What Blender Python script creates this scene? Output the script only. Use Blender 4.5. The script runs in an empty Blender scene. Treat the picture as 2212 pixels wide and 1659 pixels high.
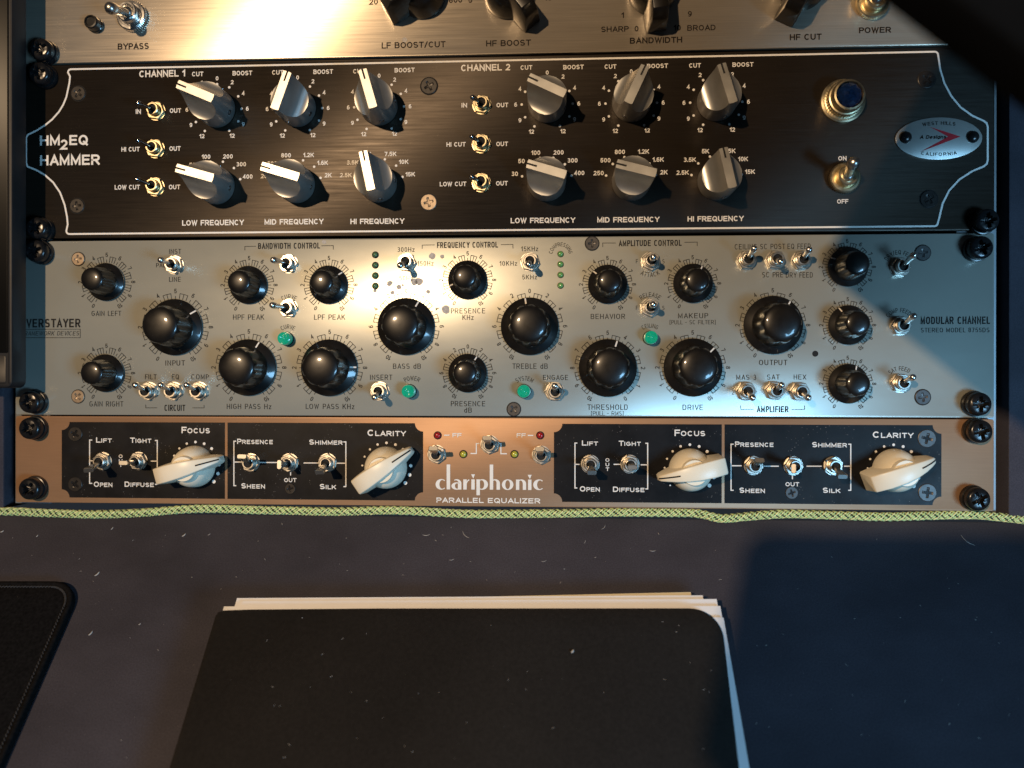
import bpy, math, random
from mathutils import Matrix, Vector

random.seed(7)
S = 0.001                                   # everything below is measured in millimetres
scene = bpy.context.scene
col = scene.collection

# ------------------------------------------------------------------ camera
ALPHA = math.radians(43.3)                  # slope of the rack face against the desk top
Z0 = 4.15                                   # height of the lower rack edge above the desk (mm)
PANEL = Matrix.Translation((-0.2413, 0, Z0 * S)) @ Matrix.Rotation(ALPHA, 4, 'X')
ROWS = ((9.98711040e-01, 1.06267023e-03, -5.07457314e-02),
        (1.10943657e-03, -9.99998985e-01, 8.93422848e-04),
        (-5.07447305e-02, -9.48570432e-04, -9.98711206e-01))
CAM = Vector((271.785, 60.741, 377.489))    # camera in rack-face coordinates (mm)
F, CX, CY = 1661.0, 1106.0, 829.5

cd = bpy.data.cameras.new('camera')
cam = bpy.data.objects.new('camera', cd)
col.objects.link(cam)
r0, r1, r2 = (Vector(r) for r in ROWS)
m = Matrix.Identity(4)
for i in range(3):
    m[i][0], m[i][1], m[i][2], m[i][3] = r0[i], -r1[i], -r2[i], CAM[i] * S
cam.matrix_world = PANEL @ m
cd.sensor_width = 36
cd.lens = 36 * F / 2212
cd.clip_start = 0.01
cd.clip_end = 50
cd.dof.use_dof = True
cd.dof.focus_distance = 0.372
cd.dof.aperture_fstop = 6.0
scene.camera = cam

# ------------------------------------------------------------------ world and lamps
world = bpy.data.worlds.new('World')
scene.world = world
world.use_nodes = True
world.node_tree.nodes['Background'].inputs[0].default_value = (0.50, 0.62, 0.80, 1)
world.node_tree.nodes['Background'].inputs[1].default_value = 0.035

def light(name, kind, loc, target, energy, color, **kw):
    d = bpy.data.lights.new(name, kind)
    o = bpy.data.objects.new(name, d)
    col.objects.link(o)
    p = PANEL @ (Vector(loc) * S)
    t = PANEL @ (Vector(target) * S)
    o.location = p
    o.rotation_euler = (t - p).to_track_quat('-Z', 'Y').to_euler()
    d.energy = energy
    d.color = color
    for k, v in kw.items():
        setattr(d, k, v)
    return o

LAMP = (-235, 385, 1300)
light('desk_lamp', 'SPOT', LAMP, (300, 80, 0), 70, (1.0, 0.70, 0.42), shadow_soft_size=0.015,
      spot_size=math.radians(48), spot_blend=1.0)
light('screen_glow', 'AREA', (900, -225, 800), (260, 40, 0), 8.0, (0.29, 0.64, 1.0),
      shape='RECTANGLE', size=0.34, size_y=0.20)

vs = scene.view_settings
vs.view_transform = 'Standard'
vs.look = 'None'
vs.exposure = 0.0
vs.gamma = 1.0
scene.cycles.max_bounces = 6
scene.cycles.caustics_reflective = False

# ------------------------------------------------------------------ measuring helpers (rack-face plane, desk plane)
def ray(x, y):
    a, b = (x - CX) / F, (y - CY) / F
    return r0 * a + r1 * b + r2

def PL(x, y, h=0.0):
    """measured photo point -> point on the rack face, h mm in front of it"""
    d = ray(x, y)
    return CAM + d * ((h - CAM.z) / d.z)

SA, CA = math.sin(ALPHA), math.cos(ALPHA)

def DK(x, y, h=0.0):
    """measured photo point -> world point (mm, desk frame) h mm above the desk"""
    d = ray(x, y)
    a = Z0 + CAM.y * SA + CAM.z * CA - h
    p = CAM - d * (a / (d.y * SA + d.z * CA))
    return Vector((p.x - 241.3, p.y * CA - p.z * SA, h))

def K(x, y):
    """millimetres per measured unit round a point of the rack face"""
    return (PL(x + 4, y) - PL(x - 4, y)).length / 8

# ------------------------------------------------------------------ materials
def mat(name, color, rough=0.5, metal=0.0, spec=0.5, aniso=0.0, coat=0.0, noise=None, bump=None, streak=None,
        trans=0.0, ior=1.45, sheen=0.0, rnoise=None, specks=None):
    m = bpy.data.materials.new(name)
    m.use_nodes = True
    nt = m.node_tree
    b = nt.nodes['Principled BSDF']
    b.inputs['Base Color'].default_value = (*color, 1)
    b.inputs['Roughness'].default_value = rough
    b.inputs['Metallic'].default_value = metal
    b.inputs['Specular IOR Level'].default_value = spec
    b.inputs['IOR'].default_value = ior
    b.inputs['Coat Weight'].default_value = coat
    b.inputs['Coat Roughness'].default_value = 0.09
    b.inputs['Transmission Weight'].default_value = trans
    b.inputs['Sheen Weight'].default_value = sheen
    tc = nt.nodes.new('ShaderNodeTexCoord')
    L = nt.links.new

    def mapping(scale):
        mp = nt.nodes.new('ShaderNodeMapping')
        mp.inputs['Scale'].default_value = scale
        L(tc.outputs['Object'], mp.inputs['Vector'])
        return mp.outputs['Vector']

    def ntex(scale, detail=4.0, rgh=0.6):
        n = nt.nodes.new('ShaderNodeTexNoise')
        n.inputs['Scale'].default_value = 1.0
        n.inputs['Detail'].default_value = detail
        n.inputs['Roughness'].default_value = rgh
        L(mapping(scale), n.inputs['Vector'])
        return n.outputs['Fac']

    def ramp(fac, lo, hi, p0=0.3, p1=0.7):
        r = nt.nodes.new('ShaderNodeMapRange')
        r.inputs['From Min'].default_value = p0
        r.inputs['From Max'].default_value = p1
        r.inputs['To Min'].default_value = lo
        r.inputs['To Max'].default_value = hi
        L(fac, r.inputs['Value'])
        return r.outputs['Result']

    def mul(cur, fac):
        mx = nt.nodes.new('ShaderNodeMix')
        mx.data_type = 'RGBA'
        mx.blend_type = 'MULTIPLY'
        mx.inputs['Factor'].default_value = 1.0
        if cur is None:
            mx.inputs['A'].default_value = (*color, 1)
        else:
            L(cur, mx.inputs['A'])
        L(fac, mx.inputs['B'])
        return mx.outputs['Result']

    cur = None
    for spec_ in (noise, streak):
        if spec_:
            sc, lo, hi = spec_
            cur = mul(cur, ramp(ntex(sc), lo, hi))
    if specks:                                              # sparse pale dust flecks
        sc, thr, c2 = specks
        v = nt.nodes.new('ShaderNodeTexVoronoi')
        v.inputs['Scale'].default_value = 1.0
        v.inputs['Randomness'].default_value = 1.0
        L(mapping(sc), v.inputs['Vector'])
        lt = nt.nodes.new('ShaderNodeMath')
        lt.operation = 'LESS_THAN'
        lt.inputs[1].default_value = thr
        L(v.outputs['Distance'], lt.inputs[0])
        big = ramp(ntex((sc[0] * 0.13, sc[1] * 0.13, sc[2] * 0.13), 2), 0, 1, 0.5, 0.66)
        mm = nt.nodes.new('ShaderNodeMath')
        mm.operation = 'MULTIPLY'
        L(lt.outputs[0], mm.inputs[0])
        L(big, mm.inputs[1])
        mx = nt.nodes.new('ShaderNodeMix')
        mx.data_type = 'RGBA'
        L(mm.outputs[0], mx.inputs['Factor'])
        if cur is None:
            mx.inputs['A'].default_value = (*color, 1)
        else:
            L(cur, mx.inputs['A'])
        mx.inputs['B'].default_value = (*c2, 1)
        cur = mx.outputs['Result']
    if cur is not None:
        L(cur, b.inputs['Base Color'])
    if rnoise:
        sc, lo, hi = rnoise
        L(ramp(ntex(sc, 5), lo, hi), b.inputs['Roughness'])
    if bump:
        sc, st, dist = bump
        bp = nt.nodes.new('ShaderNodeBump')
        bp.inputs['Strength'].default_value = st
        bp.inputs['Distance'].default_value = dist * S
        L(ntex(sc, 6, 0.7), bp.inputs['Height'])
        L(bp.outputs['Normal'], b.inputs['Normal'])
    if aniso:
        b.inputs['Anisotropic'].default_value = aniso
        cx_ = nt.nodes.new('ShaderNodeCombineXYZ')
        cx_.inputs[1].default_value = 1.0
        vt = nt.nodes.new('ShaderNodeVectorTransform')
        vt.vector_type = 'VECTOR'
        vt.convert_from = 'OBJECT'
        vt.convert_to = 'WORLD'
        L(cx_.outputs[0], vt.inputs[0])
        L(vt.outputs[0], b.inputs['Tangent'])
    return m

M = {}
M['nickel_plate'] = mat('brushed_nickel_plate', (0.66, 0.57, 0.45), 0.36, 0.75, aniso=0.75,
                        streak=((30, 2600, 30), 0.86, 1.06), noise=((14, 40, 14), 0.92, 1.05), rnoise=((25, 900, 25), 0.30, 0.42))
M['black_plate'] = mat('black_anodised_plate', (0.036, 0.028, 0.021), 0.44, 0.6, aniso=0.8,
                       streak=((40, 2400, 40), 0.82, 1.16), noise=((16, 16, 16), 0.85, 1.15), rnoise=((40, 900, 40), 0.36, 0.50),
                       specks=((900, 900, 900), 0.10, (0.10, 0.085, 0.07)))
M['silver_plate'] = mat('satin_silver_plate', (0.385, 0.385, 0.335), 0.29, 0.42, noise=((22, 22, 22), 0.96, 1.03), rnoise=((25, 60, 25), 0.27, 0.32))
M['bronze_plate'] = mat('bronze_plate', (0.345, 0.20, 0.112), 0.46, 0.35, aniso=0.4, noise=((20, 30, 20), 0.92, 1.06),
                        streak=((60, 2200, 60), 0.94, 1.05), bump=((1500, 1500, 1500), 0.10, 0.05))
M['black_print'] = mat('black_panel_print', (0.007, 0.007, 0.008), 0.42, 0.0, 0.16, noise=((60, 60, 60), 0.6, 1.5),
                       specks=((700, 700, 700), 0.13, (0.16, 0.15, 0.14)), rnoise=((45, 45, 45), 0.32, 0.5))
M['white_print'] = mat('white_print', (0.78, 0.75, 0.70), 0.5, noise=((300, 300, 300), 0.93, 1.03))
M['dark_print'] = mat('dark_print', (0.018, 0.014, 0.012), 0.6, 0.0, 0.06, noise=((300, 300, 300), 0.8, 1.2))
M['engraved_print'] = mat('engraved_print', (0.018, 0.017, 0.016), 0.6, 0.0, 0.06, noise=((220, 220, 220), 0.6, 1.6))
M['alu_knob'] = mat('satin_aluminium', (0.49, 0.48, 0.45), 0.40, 0.8, noise=((90, 90, 90), 0.88, 1.06), rnoise=((60, 60, 300), 0.33, 0.46))
M['black_knob'] = mat('black_phenolic', (0.006, 0.0052, 0.0045), 0.36, 0.0, 0.35, coat=0.6, noise=((150, 150, 150), 0.8, 1.6),
                      rnoise=((120, 120, 120), 0.30, 0.44), specks=((420, 420, 420), 0.10, (0.05, 0.045, 0.04)))
M['cream_knob'] = mat('ivory_plastic', (0.82, 0.75, 0.60), 0.36, 0.0, 0.5, noise=((60, 60, 60), 0.93, 1.03))
M['chrome'] = mat('chrome', (0.74, 0.72, 0.69), 0.24, 1.0, rnoise=((300, 300, 300), 0.18, 0.32))
M['nut_metal'] = mat('nickel_nut', (0.66, 0.62, 0.55), 0.34, 1.0, rnoise=((300, 300, 300), 0.28, 0.42))
M['dark_chrome'] = mat('dark_chrome', (0.40, 0.40, 0.41), 0.14, 1.0, rnoise=((300, 300, 300), 0.10, 0.2))
M['brass'] = mat('gold_nut', (0.70, 0.59, 0.38), 0.32, 1.0, rnoise=((300, 300, 300), 0.26, 0.40))
M['bat_metal'] = mat('bat_nickel', (0.62, 0.60, 0.56), 0.30, 1.0, noise=((400, 400, 400), 0.85, 1.05))
M['black_metal'] = mat('black_screw', (0.012, 0.012, 0.013), 0.25, 0.3, 0.6, noise=((250, 250, 250), 0.7, 1.4), rnoise=((200, 200, 200), 0.18, 0.36))
M['black_screw_flat'] = mat('black_oxide_screw', (0.028, 0.025, 0.023), 0.38, 0.5, noise=((300, 300, 300), 0.7, 1.3))
M['brass_screw'] = mat('worn_brass_screw', (0.27, 0.21, 0.15), 0.45, 0.6, noise=((500, 500, 500), 0.7, 1.1))
M['steel_screw'] = mat('steel_screw', (0.075, 0.072, 0.07), 0.42, 0.5, noise=((500, 500, 500), 0.75, 1.1))
M['void'] = mat('dark_cavity', (0.006, 0.006, 0.006), 0.8, noise=((50, 50, 50), 0.8, 1.2))
M['green_led'] = mat('green_led_lens', (0.13, 0.36, 0.10), 0.25, noise=((900, 900, 900), 0.85, 1.1), coat=0.5)
M['green_dark_led'] = mat('dark_green_led_lens', (0.07, 0.16, 0.07), 0.25, noise=((900, 900, 900), 0.85, 1.1), coat=0.5)
M['green_jewel'] = mat('green_jewel_lens', (0.01, 0.34, 0.20), 0.18, noise=((700, 700, 700), 0.7, 1.2), coat=0.7)
_b = M['green_jewel'].node_tree.nodes['Principled BSDF']          # the pilot lamps are lit, faintly
_b.inputs['Emission Color'].default_value = (0.0, 0.75, 0.45, 1)
_b.inputs['Emission Strength'].default_value = 0.10
M['red_led'] = mat('red_led_lens', (0.36, 0.012, 0.015), 0.22, noise=((900, 900, 900), 0.85, 1.1), coat=0.5)
M['yellow_led'] = mat('yellow_led_lens', (0.46, 0.43, 0.05), 0.25, noise=((900, 900, 900), 0.85, 1.1), coat=0.5)
M['blue_jewel'] = mat('blue_jewel_lens', (0.002, 0.010, 0.045), 0.08, 0.0, 0.8, noise=((600, 600, 600), 0.5, 1.6), coat=1.0)
M['badge'] = mat('badge_plate', (0.50, 0.50, 0.47), 0.36, 0.6, noise=((90, 90, 90), 0.92, 1.05))
M['red_print'] = mat('red_print', (0.42, 0.02, 0.03), 0.4, noise=((200, 200, 200), 0.85, 1.1))
M['desk'] = mat('dark_desk_laminate', (0.047, 0.045, 0.058), 0.75, 0.0, 0.14, noise=((9, 14, 9), 0.70, 1.32),
                streak=((1500, 1500, 1500), 0.80, 1.25), bump=((2200, 2200, 2200), 0.35, 0.12),
                specks=((330, 330, 330), 0.04, (0.30, 0.29, 0.28)))
M['rail'] = mat('grey_rack_rail', (0.34, 0.36, 0.38), 0.45, 0.6, noise=((90, 90, 90), 0.85, 1.1))
M['device'] = mat('black_device_shell', (0.012, 0.012, 0.013), 0.45, 0.0, 0.4, noise=((120, 120, 120), 0.8, 1.3))
M['glass'] = mat('black_screen_glass', (0.003, 0.003, 0.003), 0.3, 0.0, 0.12, noise=((20, 20, 20), 0.8, 1.3))
M['slab'] = mat('matt_black_slab', (0.003, 0.003, 0.003), 0.9, 0.0, 0.05, noise=((60, 60, 60), 0.8, 1.3))
M['cover'] = mat('black_folder_cover', (0.013, 0.0115, 0.0105), 0.55, 0.0, 0.16, noise=((9, 9, 9), 0.85, 1.3),
                 streak=((700, 700, 700), 0.85, 1.2), rnoise=((15, 15, 15), 0.50, 0.66),
                 specks=((210, 210, 210), 0.03, (0.08, 0.08, 0.08)), bump=((900, 900, 900), 0.15, 0.1))
M['paper'] = mat('white_paper', (0.80, 0.80, 0.82), 0.7, noise=((40, 40, 40), 0.95, 1.02))
M['cream_paper'] = mat('cream_paper', (0.70, 0.62, 0.44), 0.7, noise=((40, 40, 40), 0.94, 1.02))
M['pad'] = mat('black_cloth_pad', (0.006, 0.0055, 0.0055), 0.9, 0.0, 0.06, noise=((700, 700, 700), 0.6, 1.6), bump=((1800, 1800, 1800), 0.5, 0.2),
               specks=((260, 260, 260), 0.04, (0.12, 0.11, 0.10)))
M['thread'] = mat('dark_thread', (0.030, 0.029, 0.030), 0.8, noise=((900, 900, 900), 0.6, 1.5))
M['cord_lime'] = mat('lime_cord_yarn', (0.46, 0.60, 0.24), 0.55, noise=((700, 700, 700), 0.8, 1.25), sheen=0.2)
M['cord_yellow'] = mat('yellow_cord_yarn', (0.74, 0.74, 0.36), 0.55, noise=((700, 700, 700), 0.8, 1.2), sheen=0.2)
M['cord_dark'] = mat('dark_green_cord_yarn', (0.020, 0.040, 0.018), 0.6, noise=((700, 700, 700), 0.7, 1.3))
M['lint'] = mat('pale_lint', (0.42, 0.40, 0.38), 0.8, noise=((900, 900, 900), 0.8, 1.1))
M['stain'] = mat('dry_smudge', (0.43, 0.40, 0.37), 0.6, noise=((900, 900, 900), 0.7, 1.2))

# ------------------------------------------------------------------ mesh building
class MB:
    def __init__(self):
        self.v, self.f = [], []

    def add(self, vs, fs):
        o = len(self.v)
        self.v += [tuple(p) for p in vs]
        self.f += [tuple(i + o for i in f) for f in fs]
        return self

    def rings(self, rings, n=32, close_top=True, close_bot=False, c=(0, 0, 0), mtx=None):
        """rings: list of (radius or function(angle), z)"""
        vs, fs = [], []
        for r, z in rings:
            for k in range(n):
                a = 2 * math.pi * k / n
                rr = r(a) if callable(r) else r
                zz = z(a) if callable(z) else z
                p = Vector((rr * math.cos(a) + c[0], rr * math.sin(a) + c[1], zz + c[2]))
                vs.append(mtx @ p if mtx else p)
        for i in range(len(rings) - 1):
            for k in range(n):
                k2 = (k + 1) % n
                fs.append((i * n + k, i * n + k2, (i + 1) * n + k2, (i + 1) * n + k))
        if close_top:
            b = (len(rings) - 1) * n
            fs.append(tuple(range(b, b + n)))
        if close_bot:
            fs.append(tuple(range(n - 1, -1, -1)))
        return self.add(vs, fs)

    def prism(self, poly, z0, z1, bev=0.0, grow=0.0):
        """convex-ish outline extruded; bev rounds the top rim, grow widens the foot"""
        n = len(poly)
        cx_ = sum(p[0] for p in poly) / n
        cy_ = sum(p[1] for p in poly) / n

        def off(d):
            out = []
            for i in range(n):
                a, b, c = poly[i - 1], poly[i], poly[(i + 1) % n]
                e1 = Vector((b[0] - a[0], b[1] - a[1])).normalized()
                e2 = Vector((c[0] - b[0], c[1] - b[1])).normalized()
                nn = Vector((e1.y + e2.y, -e1.x - e2.x))
                if nn.length < 1e-6:
                    nn = Vector((e1.y, -e1.x))
                nn.normalize()
                cs = max(0.4, nn.dot(Vector((e1.y, -e1.x))))
                out.append((b[0] + nn.x * d / cs, b[1] + nn.y * d / cs))
            return out
        layers = [(off(grow), z0)]
        if bev:
            layers += [(poly, z1 - bev), (off(-bev * 0.35), z1 - bev * 0.35), (off(-bev), z1)]
        else:
            layers += [(poly, z1)]
        vs, fs = [], []
        for pl, z in layers:
            vs += [(p[0], p[1], z) for p in pl]
        for i in range(len(layers) - 1):
            for k in range(n):
                k2 = (k + 1) % n
                fs.append((i * n + k, i * n + k2, (i + 1) * n + k2, (i + 1) * n + k))
        b = (len(layers) - 1) * n
        fs.append(tuple(range(b, b + n)))
        fs.append(tuple(range(n - 1, -1, -1)))
        return self.add(vs, fs)

    def box(self, x0, x1, y0, y1, z0, z1, bev=0.0):
        return self.prism([(x0, y0), (x1, y0), (x1, y1), (x0, y1)], z0, z1, bev)

    def flat(self, poly, z):
        return self.add([(p[0], p[1], z) for p in poly], [tuple(range(len(poly)))])

    def strip(self, la, lb, z, close=False):
        n = len(la)
        vs = [(p[0], p[1], z) for p in la] + [(p[0], p[1], z) for p in lb]
        fs = [(i, (i + 1) % n, n + (i + 1) % n, n + i) for i in range(n if close else n - 1)]
        return self.add(vs, fs)

    def line(self, pts, w, z, close=False):
        """flat painted line with mitred corners"""
        n = len(pts)
        A, B = [], []
        for i in range(n):
            p = Vector(pts[i][:2])
            a = Vector(pts[i - 1][:2]) if (i or close) else None
            b = Vector(pts[(i + 1) % n][:2]) if (i < n - 1 or close) else None
            d1 = (p - a).normalized() if a is not None else (b - p).normalized()
            d2 = (b - p).normalized() if b is not None else d1
            nn = Vector((-(d1.y + d2.y), d1.x + d2.x))
            nn.normalize()
            cs = max(0.35, nn.dot(Vector((-d1.y, d1.x))))
            A.append(p + nn * (w / 2 / cs))
            B.append(p - nn * (w / 2 / cs))
        return self.strip(B, A, z, close)

    def tube(self, pts, rad, n=8, flat=1.0, caps=True):
        pts = [Vector(p) for p in pts]
        vs, fs = [], []
        up = Vector((0.013, 0.021, 1)).normalized()
        for i, p in enumerate(pts):
            t = (pts[min(i + 1, len(pts) - 1)] - pts[max(i - 1, 0)]).normalized()
            s = t.cross(up)
            if s.length < 1e-4:
                s = t.cross(Vector((1, 0, 0)))
            s.normalize()
            u = s.cross(t)
            r = rad[i] if isinstance(rad, (list, tuple)) else rad
            for k in range(n):
                a = 2 * math.pi * k / n
                vs.append(p + s * (r * math.cos(a)) + u * (r * flat * math.sin(a)))
        for i in range(len(pts) - 1):
            for k in range(n):
                k2 = (k + 1) % n
                fs.append((i * n + k, i * n + k2, (i + 1) * n + k2, (i + 1) * n + k))
        if caps:
            b = (len(pts) - 1) * n
            fs.append(tuple(range(b, b + n)))
            fs.append(tuple(range(n - 1, -1, -1)))
        return self.add(vs, fs)

    def mesh(self, name, material, sharp=35):
        me = bpy.data.meshes.new(name)
        me.from_pydata([(p[0] * S, p[1] * S, p[2] * S) for p in self.v], [], self.f)
        me.materials.append(M[material])
        if sharp is not None:
            me.polygons.foreach_set('use_smooth', [True] * len(me.polygons))
            me.set_sharp_from_angle(angle=math.radians(sharp))
        me.update()
        return me

def obj(name, me, parent=None, loc=(0, 0, 0), rz=0.0):
    o = bpy.data.objects.new(name, me)
    col.objects.link(o)
    o.parent = parent
    o.location = (loc[0] * S, loc[1] * S, loc[2] * S if len(loc) > 2 else 0)
    o.rotation_euler = (0, 0, rz)
    return o

def thing(name, label, cat, panel=True, group=None):
    o = bpy.data.objects.new(name, None)
    o.empty_display_size = 0.02
    col.objects.link(o)
    if panel:
        o.matrix_world = PANEL
    o['label'] = label
    o['category'] = cat
    if group:
        o['group'] = group
    return o

def tag(o, label, cat, group=None, kind=None):
    if label:
        o['label'] = label
    if cat:
        o['category'] = cat
    if group:
        o['group'] = group
    if kind:
        o['kind'] = kind
    return o

# ------------------------------------------------------------------ lettering (flat print), drawn as strokes
def _arc(cx_, cy_, rx, ry, a0, a1, n=12):
    return [('a', cx_, cy_, rx, ry, a0 + (a1 - a0) * j / n) for j in range(n + 1)]
_EL = lambda cx_, cy_, rx, ry: _arc(cx_, cy_, rx, ry, 0, 360, 20)
_P = [(0, 1), (0.55, 1)] + _arc(0.58, 0.73, 0.42, 0.27, 90, -90) + [(0, 0.46)]
GL = {  # character: (width, strokes)
    'A': (0.80, [[(0, 0), (0.5, 1), (1, 0)], [(0.2, 0.30), (0.8, 0.30)]]),
    'B': (0.72, [[(0, 0), (0, 1), (0.55, 1)] + _arc(0.58, 0.765, 0.36, 0.235, 90, -90) + [(0, 0.53)], [(0.3, 0.53), (0.58, 0.53)] + _arc(0.6, 0.265, 0.40, 0.265, 90, -90) + [(0, 0)]]),
    'C': (0.76, [_arc(0.5, 0.5, 0.5, 0.5, 42, 318, 18)]),
    'D': (0.74, [[(0, 0), (0, 1), (0.45, 1)] + _arc(0.48, 0.5, 0.52, 0.5, 90, -90) + [(0, 0)]]),
    'E': (0.66, [[(1, 1), (0, 1), (0, 0), (1, 0)], [(0, 0.52), (0.9, 0.52)]]),
    'F': (0.62, [[(1, 1), (0, 1), (0, 0)], [(0, 0.5), (0.88, 0.5)]]),
    'G': (0.80, [_arc(0.5, 0.5, 0.5, 0.5, 42, 325, 18) + [(1, 0.18), (1, 0.46), (0.56, 0.46)]]),
    'H': (0.74, [[(0, 0), (0, 1)], [(1, 0), (1, 1)], [(0, 0.52), (1, 0.52)]]),
    'I': (0.0, [[(0, 0), (0, 1)]]),
    'J': (0.56, [[(1, 1), (1, 0.3)] + _arc(0.5, 0.3, 0.5, 0.3, 0, -170)]),
    'K': (0.74, [[(0, 0), (0, 1)], [(0.96, 1), (0, 0.36)], [(0.38, 0.60), (1, 0)]]),
    'L': (0.60, [[(0, 1), (0, 0), (1, 0)]]),
    'M': (0.88, [[(0, 0), (0, 1), (0.5, 0.12), (1, 1), (1, 0)]]),
    'N': (0.74, [[(0, 0), (0, 1), (1, 0), (1, 1)]]),
    'O': (0.82, [_EL(0.5, 0.5, 0.5, 0.5)]),
    'P': (0.68, [[(0, 0)] + _P]),
    'Q': (0.82, [_EL(0.5, 0.5, 0.5, 0.5), [(0.6, 0.28), (1, -0.06)]]),
    'R': (0.74, [[(0, 0)] + _P, [(0.5, 0.46), (1, 0)]]),
    'S': (0.68, [_arc(0.5, 0.74, 0.47, 0.26, 28, 270) + _arc(0.5, 0.25, 0.5, 0.25, 90, -155)]),
    'T': (0.70, [[(0, 1), (1, 1)], [(0.5, 1), (0.5, 0)]]),
    'U': (0.74, [[(0, 1), (0, 0.36)] + _arc(0.5, 0.36, 0.5, 0.36, 180, 360) + [(1, 1)]]),
    'V': (0.78, [[(0, 1), (0.5, 0), (1, 1)]]),
    'W': (1.08, [[(0, 1), (0.26, 0), (0.5, 0.95), (0.74, 0), (1, 1)]]),
    'X': (0.76, [[(0, 1), (1, 0)], [(1, 1), (0, 0)]]),
    'Y': (0.78, [[(0, 1), (0.5, 0.45), (1, 1)], [(0.5, 0.45), (0.5, 0)]]),
    'Z': (0.68, [[(0, 1), (1, 1), (0, 0), (1, 0)]]),
    '0': (0.58, [_EL(0.5, 0.5, 0.5, 0.5)]),
    '1': (0.30, [[(0, 0.74), (1, 1), (1, 0)]]),
    '2': (0.58, [_arc(0.5, 0.71, 0.49, 0.29, 168, -35) + [(0, 0), (1, 0)]]),
    '3': (0.58, [_arc(0.47, 0.76, 0.45, 0.24, 155, -90) + _arc(0.47, 0.26, 0.52, 0.26, 90, -155)]),
    '4': (0.60, [[(0.76, 0), (0.76, 1), (0, 0.27), (1, 0.27)]]),
    '5': (0.58, [[(0.92, 1), (0.16, 1), (0.06, 0.50)] + _arc(0.47, 0.31, 0.52, 0.31, 118, -155)]),
    '6': (0.58, [_arc(0.58, 0.5, 0.58, 0.5, 52, 175), _EL(0.5, 0.31, 0.5, 0.31)]),
    '7': (0.56, [[(0, 1), (1, 1), (0.35, 0)]]),
    '8': (0.58, [_EL(0.5, 0.76, 0.43, 0.24), _EL(0.5, 0.265, 0.5, 0.265)]),
    '9': (0.58, [_EL(0.5, 0.69, 0.5, 0.31), _arc(0.42, 0.5, 0.58, 0.5, 5, -128)]),
    'z': (0.50, [[(0, 0.68), (1, 0.68), (0, 0), (1, 0)]]),
    'd': (0.56, [_EL(0.5, 0.34, 0.5, 0.34), [(1, 0), (1, 1)]]),
    'e': (0.58, [[(0, 0.36), (1, 0.36)], _arc(0.5, 0.36, 0.5, 0.35, 0, 315, 14)]),
    's': (0.50, [_arc(0.5, 0.53, 0.47, 0.17, 28, 270) + _arc(0.5, 0.18, 0.5, 0.18, 90, -155)]),
    'i': (0.0, [[(0, 0), (0, 0.7)], [(0, 0.88), (0, 1.0)]]),
    'g': (0.56, [_EL(0.5, 0.36, 0.5, 0.34), [(1, 0.7), (1, 0.0)] + _arc(0.5, 0.0, 0.5, 0.25, 0, -150)]),
    'n': (0.54, [[(0, 0), (0, 0.7)], [(0, 0.40)] + _arc(0.5, 0.42, 0.5, 0.28, 165, 0) + [(1, 0)]]),
    '-': (0.42, [[(0, 0.45), (1, 0.45)]]),
    '/': (0.42, [[(0, -0.05), (1, 1.05)]]),
    '[': (0.16, [[(1, 1.06), (0, 1.06), (0, -0.12), (1, -0.12)]]),
    ']': (0.16, [[(0, 1.06), (1, 1.06), (1, -0.12), (0, -0.12)]]),
    '.': (0.0, [[(0, 0.0), (0, 0.07)]]),
    ' ': (0.22, []),
}
#         stroke  x-scale  squareness  tracking
STYLE = {'bold': (0.190, 0.84, 1.0, 0.13), 'reg': (0.172, 0.90, 1.0, 0.15), 'cond': (0.108, 0.60, 0.80, 0.20), 'condb': (0.170, 0.52, 0.72, 0.15),
         'cop': (0.195, 1.12, 1.0, 0.20), 'thin': (0.095, 0.60, 0.85, 0.16), 'ital': (0.220, 1.0, 1.0, 0.14), 'num': (0.150, 0.72, 0.85, 0.16)}
_glyph = {}
def glyph(ch, style):
    key = (ch, style)
    if key in _glyph:
        return _glyph[key]
    sw, xs, e, tr = STYLE[style]
    w0, strokes = GL[ch]
    w = w0 * xs
    mb_ = MB()
    for n_, st in enumerate(strokes):
        pts = []
        for q in st:
            if q[0] == 'a':
                _, cx_, cy_, rx, ry, a = q
                c_, s_ = math.cos(math.radians(a)), math.sin(math.radians(a))
                x = cx_ + rx * math.copysign(abs(c_) ** e, c_)
                y = cy_ + ry * math.copysign(abs(s_) ** e, s_)
            else:
                x, y = q
            p = (sw / 2 + x * w, sw / 2 + y * (1 - sw))
            if not pts or (abs(p[0] - pts[-1][0]) + abs(p[1] - pts[-1][1])) > 1e-4:
                pts.append(p)
        closed = len(pts) > 3 and abs(pts[0][0] - pts[-1][0]) + abs(pts[0][1] - pts[-1][1]) < 1e-3
        if closed:
            pts = pts[:-1]
        else:                                   # run straight ends out to the letter's edge
            def ext(p, q):
                d = Vector((p[0] - q[0], p[1] - q[1]))
                d.normalize()
                return (p[0] + d.x * sw / 2, p[1] + d.y * sw / 2)
            if st[0][0] != 'a':
                pts[0] = ext(pts[0], pts[1])
            if st[-1][0] != 'a':
                pts[-1] = ext(pts[-1], pts[-2])
        mb_.line(pts, sw, 0.004 * n_, closed)
    _glyph[key] = (mb_.v, mb_.f, w + sw)
    return _glyph[key]

def layout(s, style, caps=False):
    tr = STYLE[style][3]
    out, x = [], 0.0
    for i, ch in enumerate(s):
        k = 0.80 if caps and (i > 0 and s[i - 1] != ' ') else 1.0
        vs, fs, adv = glyph(ch, style)
        out.append((vs, fs, x, k, adv * k))
        x += adv * k + tr * (0.62 if ch in 'AVTYLPF' else 1.0)
    return out, x - tr

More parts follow.
